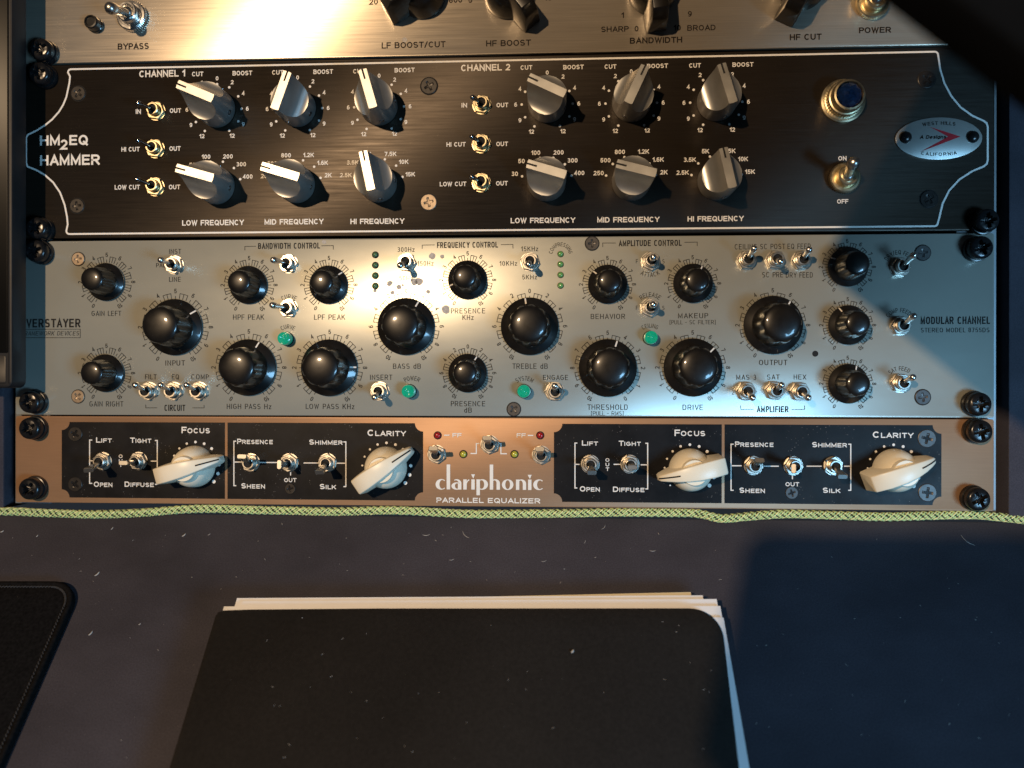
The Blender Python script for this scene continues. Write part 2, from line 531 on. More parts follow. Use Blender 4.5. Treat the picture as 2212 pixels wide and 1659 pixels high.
def add_text(mb, s, p, h, style, width=None, ang=0.0, z=0.1, caps=False, shear=0.0):
    """p: centre (mm) of the word, h: cap height (mm)"""
    lay, w = layout(s, style, caps)
    fx = (width / (w * h)) if width else 1.0
    ca, sa = math.cos(ang), math.sin(ang)
    for vs, fs, x0, k, adv in lay:
        pts = []
        for x, y, dz in vs:
            X = ((x0 + x * k) - w / 2) * h * fx + shear * (y * k) * h
            Y = (y * k - 0.5) * h
            pts.append((p[0] + X * ca - Y * sa, p[1] + X * sa + Y * ca, z + dz))
        mb.add(pts, fs)

def add_arch(mb, s, c, r, h, style, mid=90.0, smile=False, z=0.1, stretch=1.0):
    lay, w = layout(s, style)
    for vs, fs, x0, k, adv in lay:
        mx = (x0 + adv / 2 - w / 2) * h * stretch
        th = math.radians(mid) + (mx / r if smile else -mx / r)
        rot = th - math.pi / 2 if not smile else th + math.pi / 2
        ca, sa = math.cos(rot), math.sin(rot)
        px, py = c[0] + r * math.cos(th), c[1] + r * math.sin(th)
        pts = []
        for x, y, dz in vs:
            X, Y = (x - adv / 2) * h, (y - 0.5) * h
            pts.append((px + X * ca - Y * sa, py + X * sa + Y * ca, z + dz))
        mb.add(pts, fs)

def word(plate, s, x, y, h, style, material, w=None, caps=False, shear=0.0, name='lettering', z=0.1):
    """one printed legend; x, y, h, w measured on the photo"""
    k = K(x, y)
    mb = MB()
    p = PL(x, y)
    add_text(mb, s, p, h * k, style, w * k if w else None, caps=caps, shear=shear, z=z)
    return obj(name, mb.mesh(name, material, None), plate)

def arch(plate, s, x, y, r, h, style, material, mid=90.0, smile=False, z=0.1, stretch=1.0):
    k = K(x, y)
    mb = MB()
    add_arch(mb, s, PL(x, y), r * k, h * k, style, mid, smile, z, stretch)
    return obj('lettering', mb.mesh('lettering', material, None), plate)

def rule(plate, pts, w, material, name='printed_line', z=0.1, close=False):
    mb = MB()
    mb.line([PL(*p) for p in pts], w, z, close)
    return obj(name, mb.mesh(name, material, None), plate)

def disc(mb, p, r, z=0.1, n=14):
    mb.flat([(p[0] + r * math.cos(2 * math.pi * k / n), p[1] + r * math.sin(2 * math.pi * k / n)) for k in range(n)], z)

# ------------------------------------------------------------------ small hardware
def cross_r(L, a):
    def f(t):
        c, s = abs(math.cos(t)) + 1e-6, abs(math.sin(t)) + 1e-6
        return max(min(L / c, a / s), min(L / s, a / c))
    return f

_cache = {}
def cached(key, fn):
    if key not in _cache:
        _cache[key] = fn()
    return _cache[key]

def flat_screw(parent, x, y, r, material, ang=0.3, rise=0.45):
    """countersunk cross-head screw set into a plate"""
    def mk():
        mb = MB()
        cr = cross_r(r * 0.58, r * 0.15)
        mb.rings([(r, 0), (r, rise * 0.6), (r * 0.93, rise), (lambda t: cr(t) * 1.08, rise), (cr, rise - 0.15), (lambda t: cr(t) * 0.7, 0.06), (0.05, 0.03)], 48)
        return mb.mesh('screw', material, 30)
    o = obj('screw', cached(('fs', round(r, 1), material), mk), parent, PL(x, y), ang)
    def rim():
        mb = MB()
        mb.rings([(r * 1.10, 0.03), (r * 1.005, 0.02)], 36, close_top=False)
        return mb.mesh('countersink', 'void', None)
    obj('countersink', cached(('cs', round(r, 1)), rim), o, (0, 0, 0.03))
    return o

def rack_screw(parent, x, y, ang=0.0, zb=0.0):
    """black pan-head rack screw in a cup washer"""
    def mk():
        mb = MB()
        def star(t):
            return max(cross_r(3.6, 0.85)(t), cross_r(2.5, 0.38)(t + math.pi / 4))
        mb.rings([(5.4, 1.9), (5.55, 4.6), (5.35, 5.6), (4.8, 6.3), (4.1, 6.65), (lambda t: star(t) * 1.05 + 0.1, 6.75), (star, 6.5),
                  (lambda t: star(t) * 0.75, 4.2), (0.05, 3.8)], 64)
        return mb.mesh('rack_screw', 'black_metal', 30)
    def cup():
        mb = MB()
        mb.rings([(6.1, 0.0), (6.2, 1.2), (5.9, 2.2), (5.3, 2.4)], 40, close_top=False)
        return mb.mesh('cup_washer', 'black_metal', 30)
    p = PL(x, y)
    o = obj('rack_screw', cached('rs', mk), parent, (p.x, p.y, zb), ang)
    obj('cup_washer', cached('rsc', cup), o)
    return o

def nut_mesh(r, h, bush_r, bush_h, material, hole_r):
    def mk():
        mb = MB()
        # lock washer
        mb.rings([(r * 1.02, 0), (r * 1.02, 0.35), (r * 0.8, 0.4)], 36, close_top=False)
        hexa = lambda t: r / math.cos(((t + math.pi / 6) % (math.pi / 3)) - math.pi / 6) * 0.90
        mb.rings([(hexa, 0.35), (hexa, h - 0.35), (lambda t: hexa(t) * 0.93, h), (bush_r + 0.15, h)], 36, close_top=False)
        mb.rings([(bush_r, h - 0.1), (bush_r, bush_h - 0.3), (bush_r - 0.3, bush_h), (hole_r, bush_h), (hole_r * 0.96, bush_h - 0.5)], 32, close_top=False)
        return mb.mesh('nut', material, 30)
    return cached(('nut', r, h, bush_r, bush_h, material, hole_r), mk)

def toggle(parent, x, y, tx, ty, tz=13.5, nut='chrome', lever='chrome', r=4.5, ang=0.2, bush=3.1, lever_r=(0.95, 1.45), bush_h=5.0):
    p = PL(x, y)
    q = PL(tx, ty, tz)
    o = obj('toggle_switch', nut_mesh(r, 1.9, bush, bush_h, nut, bush * 0.72), parent, p, ang)
    def hole():
        mb = MB()
        mb.rings([(bush * 0.73, bush_h - 1.0), (0.1, bush_h - 1.6)], 24)
        return mb.mesh('boot', 'void', 30)
    obj('boot', cached(('boot', bush, bush_h), hole), o)
    d = q - Vector((p.x, p.y, bush_h - 2.0))
    a = Vector((0, 0, bush_h - 2.0))
    e = a + d
    u = d.normalized()
    pts = [a, a + d * 0.35, a + d * 0.7, e - u * lever_r[1] * 0.9, e - u * lever_r[1] * 0.2, e + u * lever_r[1] * 0.45, e + u * lever_r[1] * 0.75]
    rr = [lever_r[0], lever_r[0] * 1.02, (lever_r[0] + lever_r[1]) / 2, lever_r[1], lever_r[1], lever_r[1] * 0.78, lever_r[1] * 0.35]
    mb = MB()
    rot = Matrix.Rotation(-ang, 3, 'Z')
    mb.tube([rot @ v for v in pts], rr, 16)
    obj('lever', mb.mesh('lever', lever, 50), o)
    return o

def paddle(parent, x, y, tx, ty, tz=16.0, rot=0.0, ang=0.2):
    """miniature switch with a flat paddle lever; rot turns the blade"""
    p = PL(x, y)
    q = PL(tx, ty, tz)
    o = obj('toggle_switch', nut_mesh(4.5, 2.0, 3.0, 4.4, 'nut_metal', 2.2), parent, p, ang)
    def hole():
        mb = MB()
        mb.rings([(2.22, 3.6), (0.1, 3.0)], 24)
        return mb.mesh('boot', 'void', 30)
    obj('boot', cached('pboot', hole), o)
    a = Vector((p.x, p.y, 2.6))
    d = q - a
    n = 4
    vs, fs = [], []
    sx = Vector((math.cos(rot), math.sin(rot), 0))
    t = d.normalized()
    sx = (sx - t * sx.dot(t)).normalized()
    sy = t.cross(sx)
    prof = [(0.0, 0.9, 0.8), (0.30, 1.15, 0.85), (0.75, 1.95, 1.05), (0.96, 2.30, 1.15), (1.0, 2.05, 0.95)]
    rr = Matrix.Rotation(-ang, 3, 'Z')
    def ring(c, w, h):
        b = 0.45
        return [c + sx * X + sy * Y for X, Y in ((w, -h + b), (w, h - b), (w - b, h), (-w + b, h), (-w, h - b), (-w, -h + b), (-w + b, -h), (w - b, -h))]
    for s, w, h in prof:
        vs += [rr @ (v - Vector((p.x, p.y, 0))) for v in ring(a + d * s, w, h)]
    for i in range(len(prof) - 1):
        for k in range(8):
            k2 = (k + 1) % 8
            fs.append((i * 8 + k, i * 8 + k2, (i + 1) * 8 + k2, (i + 1) * 8 + k))
    b = (len(prof) - 1) * 8
    fs.append(tuple(range(b, b + 8)))
    mb = MB().add(vs, fs)
    obj('lever', mb.mesh('lever', 'bat_metal', 40), o)
    return o

def led(parent, x, y, material, r=1.25, bez=1.75, rim='void'):
    p = PL(x, y)
    def lens():
        mb = MB()
        mb.rings([(r, 0.05), (r, 0.5), (r * 0.92, 0.95), (r * 0.7, 1.3), (r * 0.35, 1.5), (0.05, 1.55)], 24)
        return mb.mesh('indicator_led', material, 50)
    o = obj('indicator_led', cached(('led', r, material), lens), parent, p)
    def bz():
        mb = MB()
        mb.rings([(bez, 0.06), (bez * 0.97, 0.12), (r * 1.02, 0.10)], 28, close_top=False)
        return mb.mesh('bezel', rim, 40)
    obj('bezel', cached(('bez', r, bez, rim), bz), o)
    return o

def green_lamp(parent, x, y):
    p = PL(x, y)
    def lens():
        mb = MB()
        rg = [(3.25, 0.1), (3.25, 4.2), (3.05, 5.0)]
        for i, (rr, zz) in enumerate(((2.75, 5.2), (2.5, 5.0), (2.25, 5.3), (2.0, 5.1), (1.7, 5.4), (1.4, 5.2), (1.1, 5.5), (0.75, 5.3), (0.4, 5.55), (0.05, 5.6))):
            rg.append((rr, zz))
        mb.rings(rg, 40)
        return mb.mesh('indicator_lamp', 'green_jewel', 30)
    o = obj('indicator_lamp', cached('glens', lens), parent, p)
    def ring():
        mb = MB()
        mb.rings([(3.55, 0), (3.55, 0.7), (3.26, 0.8)], 40, close_top=False)
        return mb.mesh('collar', 'void', 40)
    obj('collar', cached('gring', ring), o)
    return o

# ------------------------------------------------------------------ knobs
def milled_knob(parent, x, y, deg):
    """turned aluminium knob with a raised bar left between two scooped flanks"""
    R_, H, ZR, BW = 9.35, 24.0, 12.0, 2.0
    def mk():
        ts = [-R_ * 0.9995] + [-R_ + (R_ - BW) * (i / 16) for i in range(1, 16)] + [-BW - 0.02, -BW]
        ts = ts + [-BW * 0.5, 0] + [-t for t in ([-BW * 0.5] + ts[::-1])]
        def zt(t):
            a = abs(t)
            if a <= BW:
                return H
            q = min(1.0, (a - BW) / (R_ - BW))
            return ZR + (H - ZR) * (1 - math.sqrt(max(0.0, 1 - (1 - q) ** 2.0)))
        mseg = 14
        vs, fs = [], []
        for t in ts:
            sm = math.sqrt(max(0.0, R_ * R_ - t * t))
            for j in range(mseg + 1):
                s = -sm + 2 * sm * j / mseg
                e = 0.0
                vs.append((s, t, zt(t) - e))
        nt_ = len(ts)
        for i in range(nt_ - 1):
            for j in range(mseg):
                a = i * (mseg + 1) + j
                fs.append((a, a + 1, a + mseg + 2, a + mseg + 1))
        rim = [i * (mseg + 1) + mseg for i in range(nt_)] + [i * (mseg + 1) for i in range(nt_ - 1, -1, -1)]
        b = len(vs)
        vs += [(vs[i][0], vs[i][1], 0.4) for i in rim]
        n = len(rim)
        for k in range(n):
            k2 = (k + 1) % n
            fs.append((rim[k2], rim[k], b + k, b + k2))
        mb = MB().add(vs, fs)
        return mb.mesh('knob', 'alu_knob', 32)
    o = obj('knob', cached('milled', mk), parent, PL(x, y), math.radians(deg))
    def notch():
        mb = MB()
        mb.box(4.6, 9.42, -0.42, 0.42, H - 0.6, H + 0.06)
        return mb.mesh('pointer_slot', 'void', None)
    obj('pointer_slot', cached('mnotch', notch), o)
    def scr():
        mb = MB()
        mt = Matrix.Translation((-9.2, 0, 5.6)) @ Matrix.Rotation(-math.pi / 2, 4, 'Y')
        mb.rings([(1.25, 0), (1.25, 0.25), (0.85, 0.3), (0.6, 0.12), (0.1, 0.08)], 20, mtx=mt)
        return mb.mesh('set_screw', 'dark_chrome', 30)
    sm = cached('mscr', scr)
    obj('set_screw', sm, o)
    obj('set_screw', sm, o, rz=math.radians(80))
    return o

def fluted_knob(parent, x, y, deg, big=False, off=False):
    """black domed knob with scalloped grip and flat skirt"""
    def mk():
        rs, rc, rt, H = (14.1, 10.4, 9.3, 15.0) if big else (9.5, 6.9, 5.9, 12.2)
        def grip(r0_, depth):
            return lambda t: r0_ * (1 - depth * (0.5 + 0.5 * math.cos(10 * t)) ** 1.6)
        rg = [(rs - 0.2, 0.35), (rs, 0.7), (rs, 1.25), (rs - 0.35, 1.6), (rc + 0.25, 2.7), (rc, 2.9), (grip(rc, 0.03), 3.6),
              (grip(rc * 0.975, 0.075), H * 0.45), (grip(rt * 1.03, 0.11), H * 0.86), (grip(rt * 1.0, 0.11), H * 0.97),
              (grip(rt * 0.965, 0.09), H * 1.0)]
        rise = 2.3 if big else 1.7
        for i in range(1, 9):
            a = i / 9
            rg.append((rt * 0.95 * math.cos(a * math.pi / 2) ** 0.85 if i < 9 else 0.1, H + rise * math.sin(a * math.pi / 2)))
        rg.append((0.05, H + rise))
        mb = MB()
        mb.rings(rg, 80)
        return mb.mesh('knob', 'black_knob', 40)
    o = obj('knob', cached(('flut', big), mk), parent, PL(x, y), math.radians(deg))
    def ptr():
        r1_, r0_, z1, z0_, w = (14.0, 10.9, 1.66, 2.74, 0.36) if big else (9.42, 7.3, 1.66, 2.74, 0.30)
        mb = MB()
        mb.add([(r0_, -w, z0_ + 0.05), (r1_ - 0.3, -w, z1 + 0.08), (r1_ - 0.3, w, z1 + 0.08), (r0_, w, z0_ + 0.05),
                (r1_ + 0.06, -w, 1.2), (r1_ + 0.06, w, 1.2)], [(0, 1, 2, 3), (1, 4, 5, 2)])
        return mb.mesh('pointer_line', 'white_print', None)
    obj('pointer_line', cached(('fptr', big), ptr), o)
    return o

def chicken_knob(parent, x, y, deg, material='cream_knob', k=1.0, line='void', tail=14.0, tip=20.0, facet=False):
    def mk():
        mb = MB()
        # domed base
        rg = [(10.3, 0.3), (10.4, 1.0), (10.2, 3.0), (9.8, 5.4), (9.1, 7.6), (8.1, 9.4), (6.9, 10.7), (6.3, 11.1), (6.2, 13.2), (5.9, 13.8), (0.1, 14.0)]
        mb.rings([(r * k, z * k) for r, z in rg], 56)
        # pointer bar, swept from blunt tail to narrow tip
        secs = [(-15.6, 3.4, 11.6, 0.6), (-15.0, 3.9, 12.6, 0.5), (-9, 4.0, 15.2, 0.5), (-2, 3.8, 16.4, 0.5), (4, 3.3, 15.9, 0.5),
                (9, 2.6, 14.2, 1.0), (13, 1.9, 11.9, 2.0), (15.6, 1.4, 9.9, 2.6), (16.6, 0.9, 8.6, 3.0)]
        if facet:
            secs = [(-tail, 3.2, 12.0, 3.0), (-tail * 0.6, 3.6, 16.2, 2.0), (0, 3.6, 16.7, 2.0), (8, 3.4, 16.7, 1.0), (tip - 3.2, 3.3, 16.5, 0.6), (tip - 0.4, 3.2, 12.5, 0.6), (tip, 3.0, 11.0, 0.6)]
        vs, fs = [], []
        for s, w, zt, zb in secs:
            g = (zt - zb) * 0.085
            b = 0.55
            pr = [(w + g, zb), (w + 0.05, zt - b), (w - b * 0.3, zt - b * 0.3), (w - b, zt), (-w + b, zt), (-w + b * 0.3, zt - b * 0.3), (-w - 0.05, zt - b), (-w - g, zb)]
            vs += [(s * k, yy * k, zz * k) for yy, zz in pr]
        for i in range(len(secs) - 1):
            for j in range(8):
                j2 = (j + 1) % 8
                fs.append((i * 8 + j, i * 8 + j2, (i + 1) * 8 + j2, (i + 1) * 8 + j))
        fs.append(tuple(range(7, -1, -1)))
        b = (len(secs) - 1) * 8
        fs.append(tuple(range(b, b + 8)))
        mb.add(vs, fs)
        return mb.mesh('knob', material, 45)
    o = obj('knob', cached(('chick', material, k, facet), mk), parent, PL(x, y), math.radians(deg))
    if not facet:
        def ln():
            mb = MB()
            w = 0.34
            pts = [(7.0, 14.98), (9.0, 14.28), (13, 11.98), (15.6, 9.98), (16.5, 8.82)]
            vs = [(s, -w, z) for s, z in pts] + [(s, w, z) for s, z in pts]
            n = len(pts)
            mb.add(vs, [(i, i + 1, n + i + 1, n + i) for i in range(n - 1)])
            return mb.mesh('pointer_line', line, None)
        obj('pointer_line', cached('chickline', ln), o)
    return o

def dial(plate, x, y, labels, big, material='engraved_print', rev=False):
    """engraved scale: short ticks at the numbers, comb boxes between them, numbers turned outward"""
    k = K(x, y)
    c = PL(x, y)
    rl, ro, ri, rt, h = (76.5, 71.5, 60, 66, 9.5) if big else (57.3, 53.5, 41, 47.5, 9.0)
    mb = MB()
    w = 0.29
    def P(r, a):
        return (c[0] + r * k * math.cos(a), c[1] + r * k * math.sin(a))
    for i in range(11):
        a = math.radians(240 - 30 * i)
        mb.line([P(ri, a), P(rt, a)], w, 0.09)
        if labels[i] != '':
            add_text(mb, labels[i], P(rl, a), h * k, 'num', ang=a - math.pi / 2, z=0.09)
        if i < 10:
            b0, b1 = a - math.radians(8), a - math.radians(22)
            mb.line([P(ri, b0), P(ro, b0), P(ro, (2 * b0 + b1) / 3), P(ro, (b0 + 2 * b1) / 3), P(ro, b1), P(ri, b1)], w, 0.09)
            mb.line([P(ri, (b0 + b1) / 2), P(ro - 0.6, (b0 + b1) / 2)], w, 0.095)
    return obj('dial_scale', mb.mesh('dial_scale', material, None), plate)

N10 = [str(i) for i in range(11)]
ND = ['10', '8', '6', '4', '2', '0', '2', '4', '6', '8', '10']

def plate_mesh(v0, v1, material, t=3.0, u0=0.0, u1=482.6, rad=1.0):
    mb = MB()
    poly = []
    for cx_, cy_, a0 in ((u1 - rad, v0 + rad, -90), (u1 - rad, v1 - rad, 0), (u0 + rad, v1 - rad, 90), (u0 + rad, v0 + rad, 180)):
        for j in range(4):
            a = math.radians(a0 + 30 * j)
            poly.append((cx_ + rad * math.cos(a), cy_ + rad * math.sin(a)))
    mb.prism(poly, -t, 0.0, 0.25)
    return mb.mesh('faceplate', material, 30)

def chassis(unit, v0, v1):
    mb = MB()
    mb.box(22, 460, v0 + 1.5, v1 - 1.5, -75, -3.1)
    obj('chassis', mb.mesh('chassis', 'void', None), unit)

# ================================================================== the setting: desk with sloped console cheeks
mb = MB()
mb.box(-700, 700, -700, -3.0, -25, 0, 0.8)
desk = obj('desk', mb.mesh('desk', 'desk', 30))
tag(desk, None, None, kind='structure')
def cheek(u0, u1):
    mb = MB()
    mb.box(u0, u1, -3.2, 330, -120, 1.2, 0.9)
    o = obj('sloped_cheek', mb.mesh('sloped_cheek', 'desk', 30), desk)
    o.matrix_local = PANEL
    return o
cheek(-330, -5.5)
cheek(488.6, 800)

# rack frame
rk = thing('equipment_rack', 'grey steel rails holding the four rack units in the desk', 'rack')
for u0, u1 in ((-2.5, 16), (466.6, 485.4)):
    mb = MB()
    mb.box(u0, u1, -1.0, 330, -5.2, -3.2, 0.3)
    obj('rail', mb.mesh('rail', 'rail', 30), rk)
mb = MB()
mb.box(-5.3, 488.4, -3.0, 330, -122, -118)
obj('cavity_light_block', mb.mesh('cavity_light_block', 'void', None), rk)  # unseen back, added to block light from the cavity behind the units

# ================================================================== unit 1: nickel equaliser (only its lower edge is in the picture)
U = thing('rack_equalizer', 'brushed nickel rack equalizer with black pointer knobs at the top of the stack', 'equalizer', group=None)
pl = obj('faceplate', plate_mesh(222.7, 222.7 + 131, 'nickel_plate'), U)
chassis(U, 222.7, 353.7)
for s, x, y, h, w in (('BYPASS', 288, 100, 13, 67), ('BANDWIDTH', 1417, 87, 13, 113), ('HF CUT', 1740, 80, 13.5, 68), ('POWER', 1890, 65, 13, 69)):
    word(pl, s, x, y, h, 'bold', 'dark_print', w)
for s, x, y, h, w in (('LF BOOST/CUT', 893, 97, 13, 137), ('HF BOOST', 1098, 93, 13, 96), ('SHARP', 1328, 63, 12, 59), ('0', 1375, 62, 12, None),
                      ('10', 1463, 60, 12, None), ('BROAD', 1515, 60, 12, 61), ('1', 1345, 33, 12, None), ('9', 1490, 30, 12, None),
                      ('20', 807, 4, 12, None), ('800', 984, 0, 12, None), ('5', 1016, 0, 12, None), ('10', 1184, -5, 12, None)):
    word(pl, s, x, y, h, 'reg', 'dark_print', w)

def knurl_switch(parent, x, y, tx, ty, tz, r, mat_, lever, lr=(2.0, 3.2), bush_h=7.0):
    p = PL(x, y)
    q = PL(tx, ty, tz)
    def mk():
        mb = MB()
        kn = lambda t: r * (1 + 0.018 * math.cos(44 * t))
        mb.rings([(r * 0.97, 0), (kn, 0.4), (kn, 2.6), (r * 0.93, 3.1), (r * 0.80, 3.2), (r * 0.78, 2.9), (r * 0.70, 2.9), (r * 0.68, 3.6),
                  (r * 0.66, bush_h - 0.4), (r * 0.60, bush_h), (r * 0.50, bush_h), (r * 0.46, bush_h - 0.8), (r * 0.1, bush_h - 2.4)], 176)
        return mb.mesh('toggle_switch', mat_, 30)
    o = obj('toggle_switch', cached(('kns', r, mat_), mk), parent, p)
    a = Vector((0, 0, bush_h - 2.2))
    e = q - p
    d = e - a
    u = d.normalized()
    mb = MB()
    mb.rings([(r * 0.40, 0), (r * 0.34, r * 0.22), (r * 0.2, r * 0.34), (0.05, r * 0.38)], 24, c=(0, 0, bush_h - 1.8))
    pts = [a, a + d * 0.3, a + d * 0.72, e - u * lr[1] * 1.0, e - u * lr[1] * 0.3, e + u * lr[1] * 0.35, e + u * lr[1] * 0.75, e + u * lr[1] * 0.95]
    rr = [lr[0], lr[0] * 1.02, lr[0] * 1.25, lr[1] * 0.9, lr[1], lr[1] * 0.93, lr[1] * 0.62, lr[1] * 0.2]
    mb.tube(pts, rr, 20)
    obj('lever', mb.mesh('lever', lever, 50), o)
    return o
knurl_switch(U, 289, 38, 240, 18, 19, 7.5, 'chrome', 'bat_metal', (1.9, 3.0))
knurl_switch(U, 1882, 10, 1915, -75, 19, 7.6, 'brass', 'bat_metal', (1.9, 3.0))
mb = MB()
mb.rings([(3.9, 0), (3.9, 1.2), (3.6, 1.5), (3.5, 4.6), (3.1, 5.2), (2.4, 5.3), (2.2, 4.7), (0.1, 4.7)], 32)
obj('push_button', mb.mesh('push_button', 'black_knob', 30), U, PL(208, 56))
for x, y, a in ((912, -8, 212), (1098, -8, -52), (1409, -16, -84), (1730, -28, -116)):
    chicken_knob(U, x, y, a, 'black_knob', 1.12, facet=True, tail=13.0, tip=17.5)
rack_screw(U, 103, 116, 0.4)
mb = MB()
disc(mb, PL(874, 86), 1.3, 0.08, 11)
mb.add([], [])
obj('smudge', mb.mesh('smudge', 'stain', None), pl)

# ================================================================== unit 2: black two-channel equaliser
U = thing('rack_equalizer', 'black two channel rack equalizer with silver milled knobs and white outline', 'equalizer')
pl = obj('faceplate', plate_mesh(134.0, 221.5, 'black_plate'), U)
chassis(U, 134.0, 221.5)
# white outline: straight top and bottom, scooped ends
def pv(x, y): return PL(x, y)
W = []
def arcpts(pts): W.extend(pts)
top_l, top_r, bot_l, bot_r = PL(152, 146), PL(2026, 114), PL(148, 503), PL(2028, 490)
yt = PL(1100, 130.5).y
yb = PL(1100, 497).y
ul, ur = 27.4, 456.3
sl, sr = 6.0, 480.0
ym0, ym1 = PL(60, 358).y, PL(60, 291).y
R2 = 1.6
def corner(cx_, cy_, r, a0, a1, n=5):
    return [(cx_ + r * math.cos(math.radians(a0 + (a1 - a0) * j / n)), cy_ + r * math.sin(math.radians(a0 + (a1 - a0) * j / n))) for j in range(n + 1)]
def scoop(u_in, v_in, u_out, v_out, n=14):
    """concave quarter curve from the straight side in to the end"""
    return [(u_out + (u_in - u_out) * math.cos(math.pi / 2 * j / n) ** 0.92, v_in + (v_out - v_in) * math.sin(math.pi / 2 * j / n)) for j in range(n + 1)]
out = []
out += corner(ul + R2, yt - R2, R2, 90, 180)
out += [PL(*q)[:2] for q in ((151.5, 165), (150, 180), (143.5, 210), (137, 226), (128, 241), (113, 258), (97, 271), (80, 281.5), (61, 291), (57, 297), (57, 352), (60, 360),
                             (80, 368), (97, 378), (115, 394), (130, 416), (140, 443), (145, 468), (146.5, 485))]
out += corner(ul - 0.8 + R2, yb + R2, R2, 180, 270)
out += corner(ur - R2, yb + R2, R2, -90, 0)
out += [PL(*q)[:2] for q in ((2029, 470), (2036, 440), (2050, 412), (2072, 388), (2100, 370), (2125, 359.5), (2131.5, 354), (2133.5, 346), (2133.5, 274), (2131, 266), (2125, 261.5), (2100, 250),
                             (2075, 232), (2055, 208), (2040, 180), (2031, 150))]
out += corner(ur - R2, yt - R2, R2, 0, 90)
mb = MB()
mb.line(out, 0.86, 0.1, True)
obj('outline', mb.mesh('outline', 'white_print', None), pl)

mb = MB()
k = K(150, 303)
def wtext(s, x0, yb_, h, w, style='bold'):
    word(pl, s, x0 + w / 2, yb_ - h / 2, h, style, 'white_print', w)
wtext('HM', 86.5, 314, 21, 43)
wtext('2', 131, 323, 21, 15)
wtext('EQ', 150, 313, 21, 40)
wtext('HAMMER', 86.5, 356.5, 21.5, 129)
for s, x, y, w, h in (('CHANNEL 1', 350.5, 159, 99, 14), ('CHANNEL 2', 1049, 146, 106, 14),
                ('LOW FREQUENCY', 460, 481, 133, 11.5), ('MID FREQUENCY', 635, 479, 127, 11.5), ('HI FREQUENCY', 815, 478, 116, 11.5),
                ('LOW FREQUENCY', 1172.5, 476, 139, 11.5), ('MID FREQUENCY', 1357, 474.5, 134, 11.5), ('HI FREQUENCY', 1545.5, 472.5, 121, 11.5)):
    word(pl, s, x, y, h, 'bold', 'white_print', w)
for s, x, y, w in (('CUT', 427, 160, 24), ('BOOST', 523.5, 158, 42), ('CUT', 600, 156.5, 24), ('BOOST', 698, 155, 42), ('CUT', 775, 154, 24), ('BOOST', 874, 151.5, 43),
                ('CUT', 1137, 146, 25), ('BOOST', 1238.5, 145, 44), ('CUT', 1318.5, 144, 25), ('BOOST', 1420, 142.5, 45), ('CUT', 1501, 141.5, 25), ('BOOST', 1604.5, 139.5, 45),
                ('IN', 299, 241, 11), ('OUT', 379, 239, 24), ('HI CUT', 282, 322.5, 39), ('OUT', 378, 321, 24), ('LOW CUT', 275, 404.5, 54), ('OUT', 377, 404, 24),
                ('IN', 1003, 227.5, 12), ('OUT', 1085, 227, 25), ('HI CUT', 985, 312, 41), ('OUT', 1084.5, 311, 25), ('LOW CUT', 978.5, 397.5, 57), ('OUT', 1084, 396, 25),
                ('ON', 1819.5, 342, 18), ('OFF', 1820, 435, 24)):
    word(pl, s, x, y, 9.6, 'bold', 'white_print', w)
GAIN = ((469, 236, 157), (643, 234.5, 70), (819, 231, 106), (1182, 225, 154.5), (1363.5, 223, 65), (1547, 221, 107))
for x, y, a in GAIN:
    k = K(x, y)
    c = PL(x, y)
    mb = MB()
    lab = ['12', '9', '6', '4', '2', '0', '2', '4', '6', '9', '12']
    for i in range(11):
        t = math.radians(240 - 30 * i)
        rd, rl = 12.5, 15.45
        disc(mb, (c[0] + rd * math.cos(t), c[1] + rd * math.sin(t)), 0.62)
        add_text(mb, lab[i], (c[0] + rl * math.cos(t), c[1] + rl * math.sin(t)), 2.05, 'bold')
    obj('dial_scale', mb.mesh('dial_scale', 'white_print', None), pl)
    milled_knob(U, x, y, a)
FREQ = ((468, 401.7, 164, ('30', '50', '100', '200', '300', '400')), (641, 399, 163, ('250', '500', '800', '1.2K', '1.6K', '2K')), (817.5, 397, 102, ('2.5K', '3.5K', '5K', '7.5K', '10K', '15K')),
        (1181, 394.5, 163, ('30', '50', '100', '200', '300', '400')), (1363, 393, 165.5, ('250', '500', '800', '1.2K', '1.6K', '2K')), (1548, 392, 103, ('2.5K', '3.5K', '5K', '7.5K', '10K', '15K')))
LOFF = ((-15.7, 4.5), (-12.4, 10.7), (-5.4, 14.7), (5.8, 14.7), (12.6, 10.7), (15.9, 4.5))
for x, y, a, lab in FREQ:
    c = PL(x, y)
    mb = MB()
    for i in range(6):
        t = math.radians(165 - 30 * i)
        disc(mb, (c[0] + 12.5 * math.cos(t), c[1] + 12.5 * math.sin(t)), 0.62)
        dx, dy = LOFF[i]
        if len(lab[i]) > 3:
            dx *= 1.04
        add_text(mb, lab[i], (c[0] + dx, c[1] + dy), 2.15, 'bold')
    obj('dial_scale', mb.mesh('dial_scale', 'white_print', None), pl)
    milled_knob(U, x, y, a)
for x, y, tx, ty in ((338, 240.5, 298, 222.5), (336.5, 322, 298, 304), (336, 404, 296, 387), (1041, 227, 1020.5, 210), (1040, 311, 1019, 295.5), (1040, 395, 1019, 382)):
    toggle(U, x, y, tx, ty, 13.0, 'brass', 'dark_chrome', 4.6, 0.35, 3.1, (0.9, 1.3), 4.6)
for x, y, m_, r in ((927, 186, 'black_screw_flat', 4.1), (926, 437, 'brass_screw', 4.0), (169.5, 202, 'black_screw_flat', 3.7), (167, 445, 'black_screw_flat', 3.7),
                    (2001, 172, 'black_screw_flat', 4.1), (2006, 430, 'black_screw_flat', 4.1)):
    flat_screw(U, x, y, r, m_, random.uniform(0, 1.5))
knurl_switch(U, 1822, 386.5, 1843, 352, 17.5, 7.2, 'brass', 'bat_metal', (1.9, 2.9))
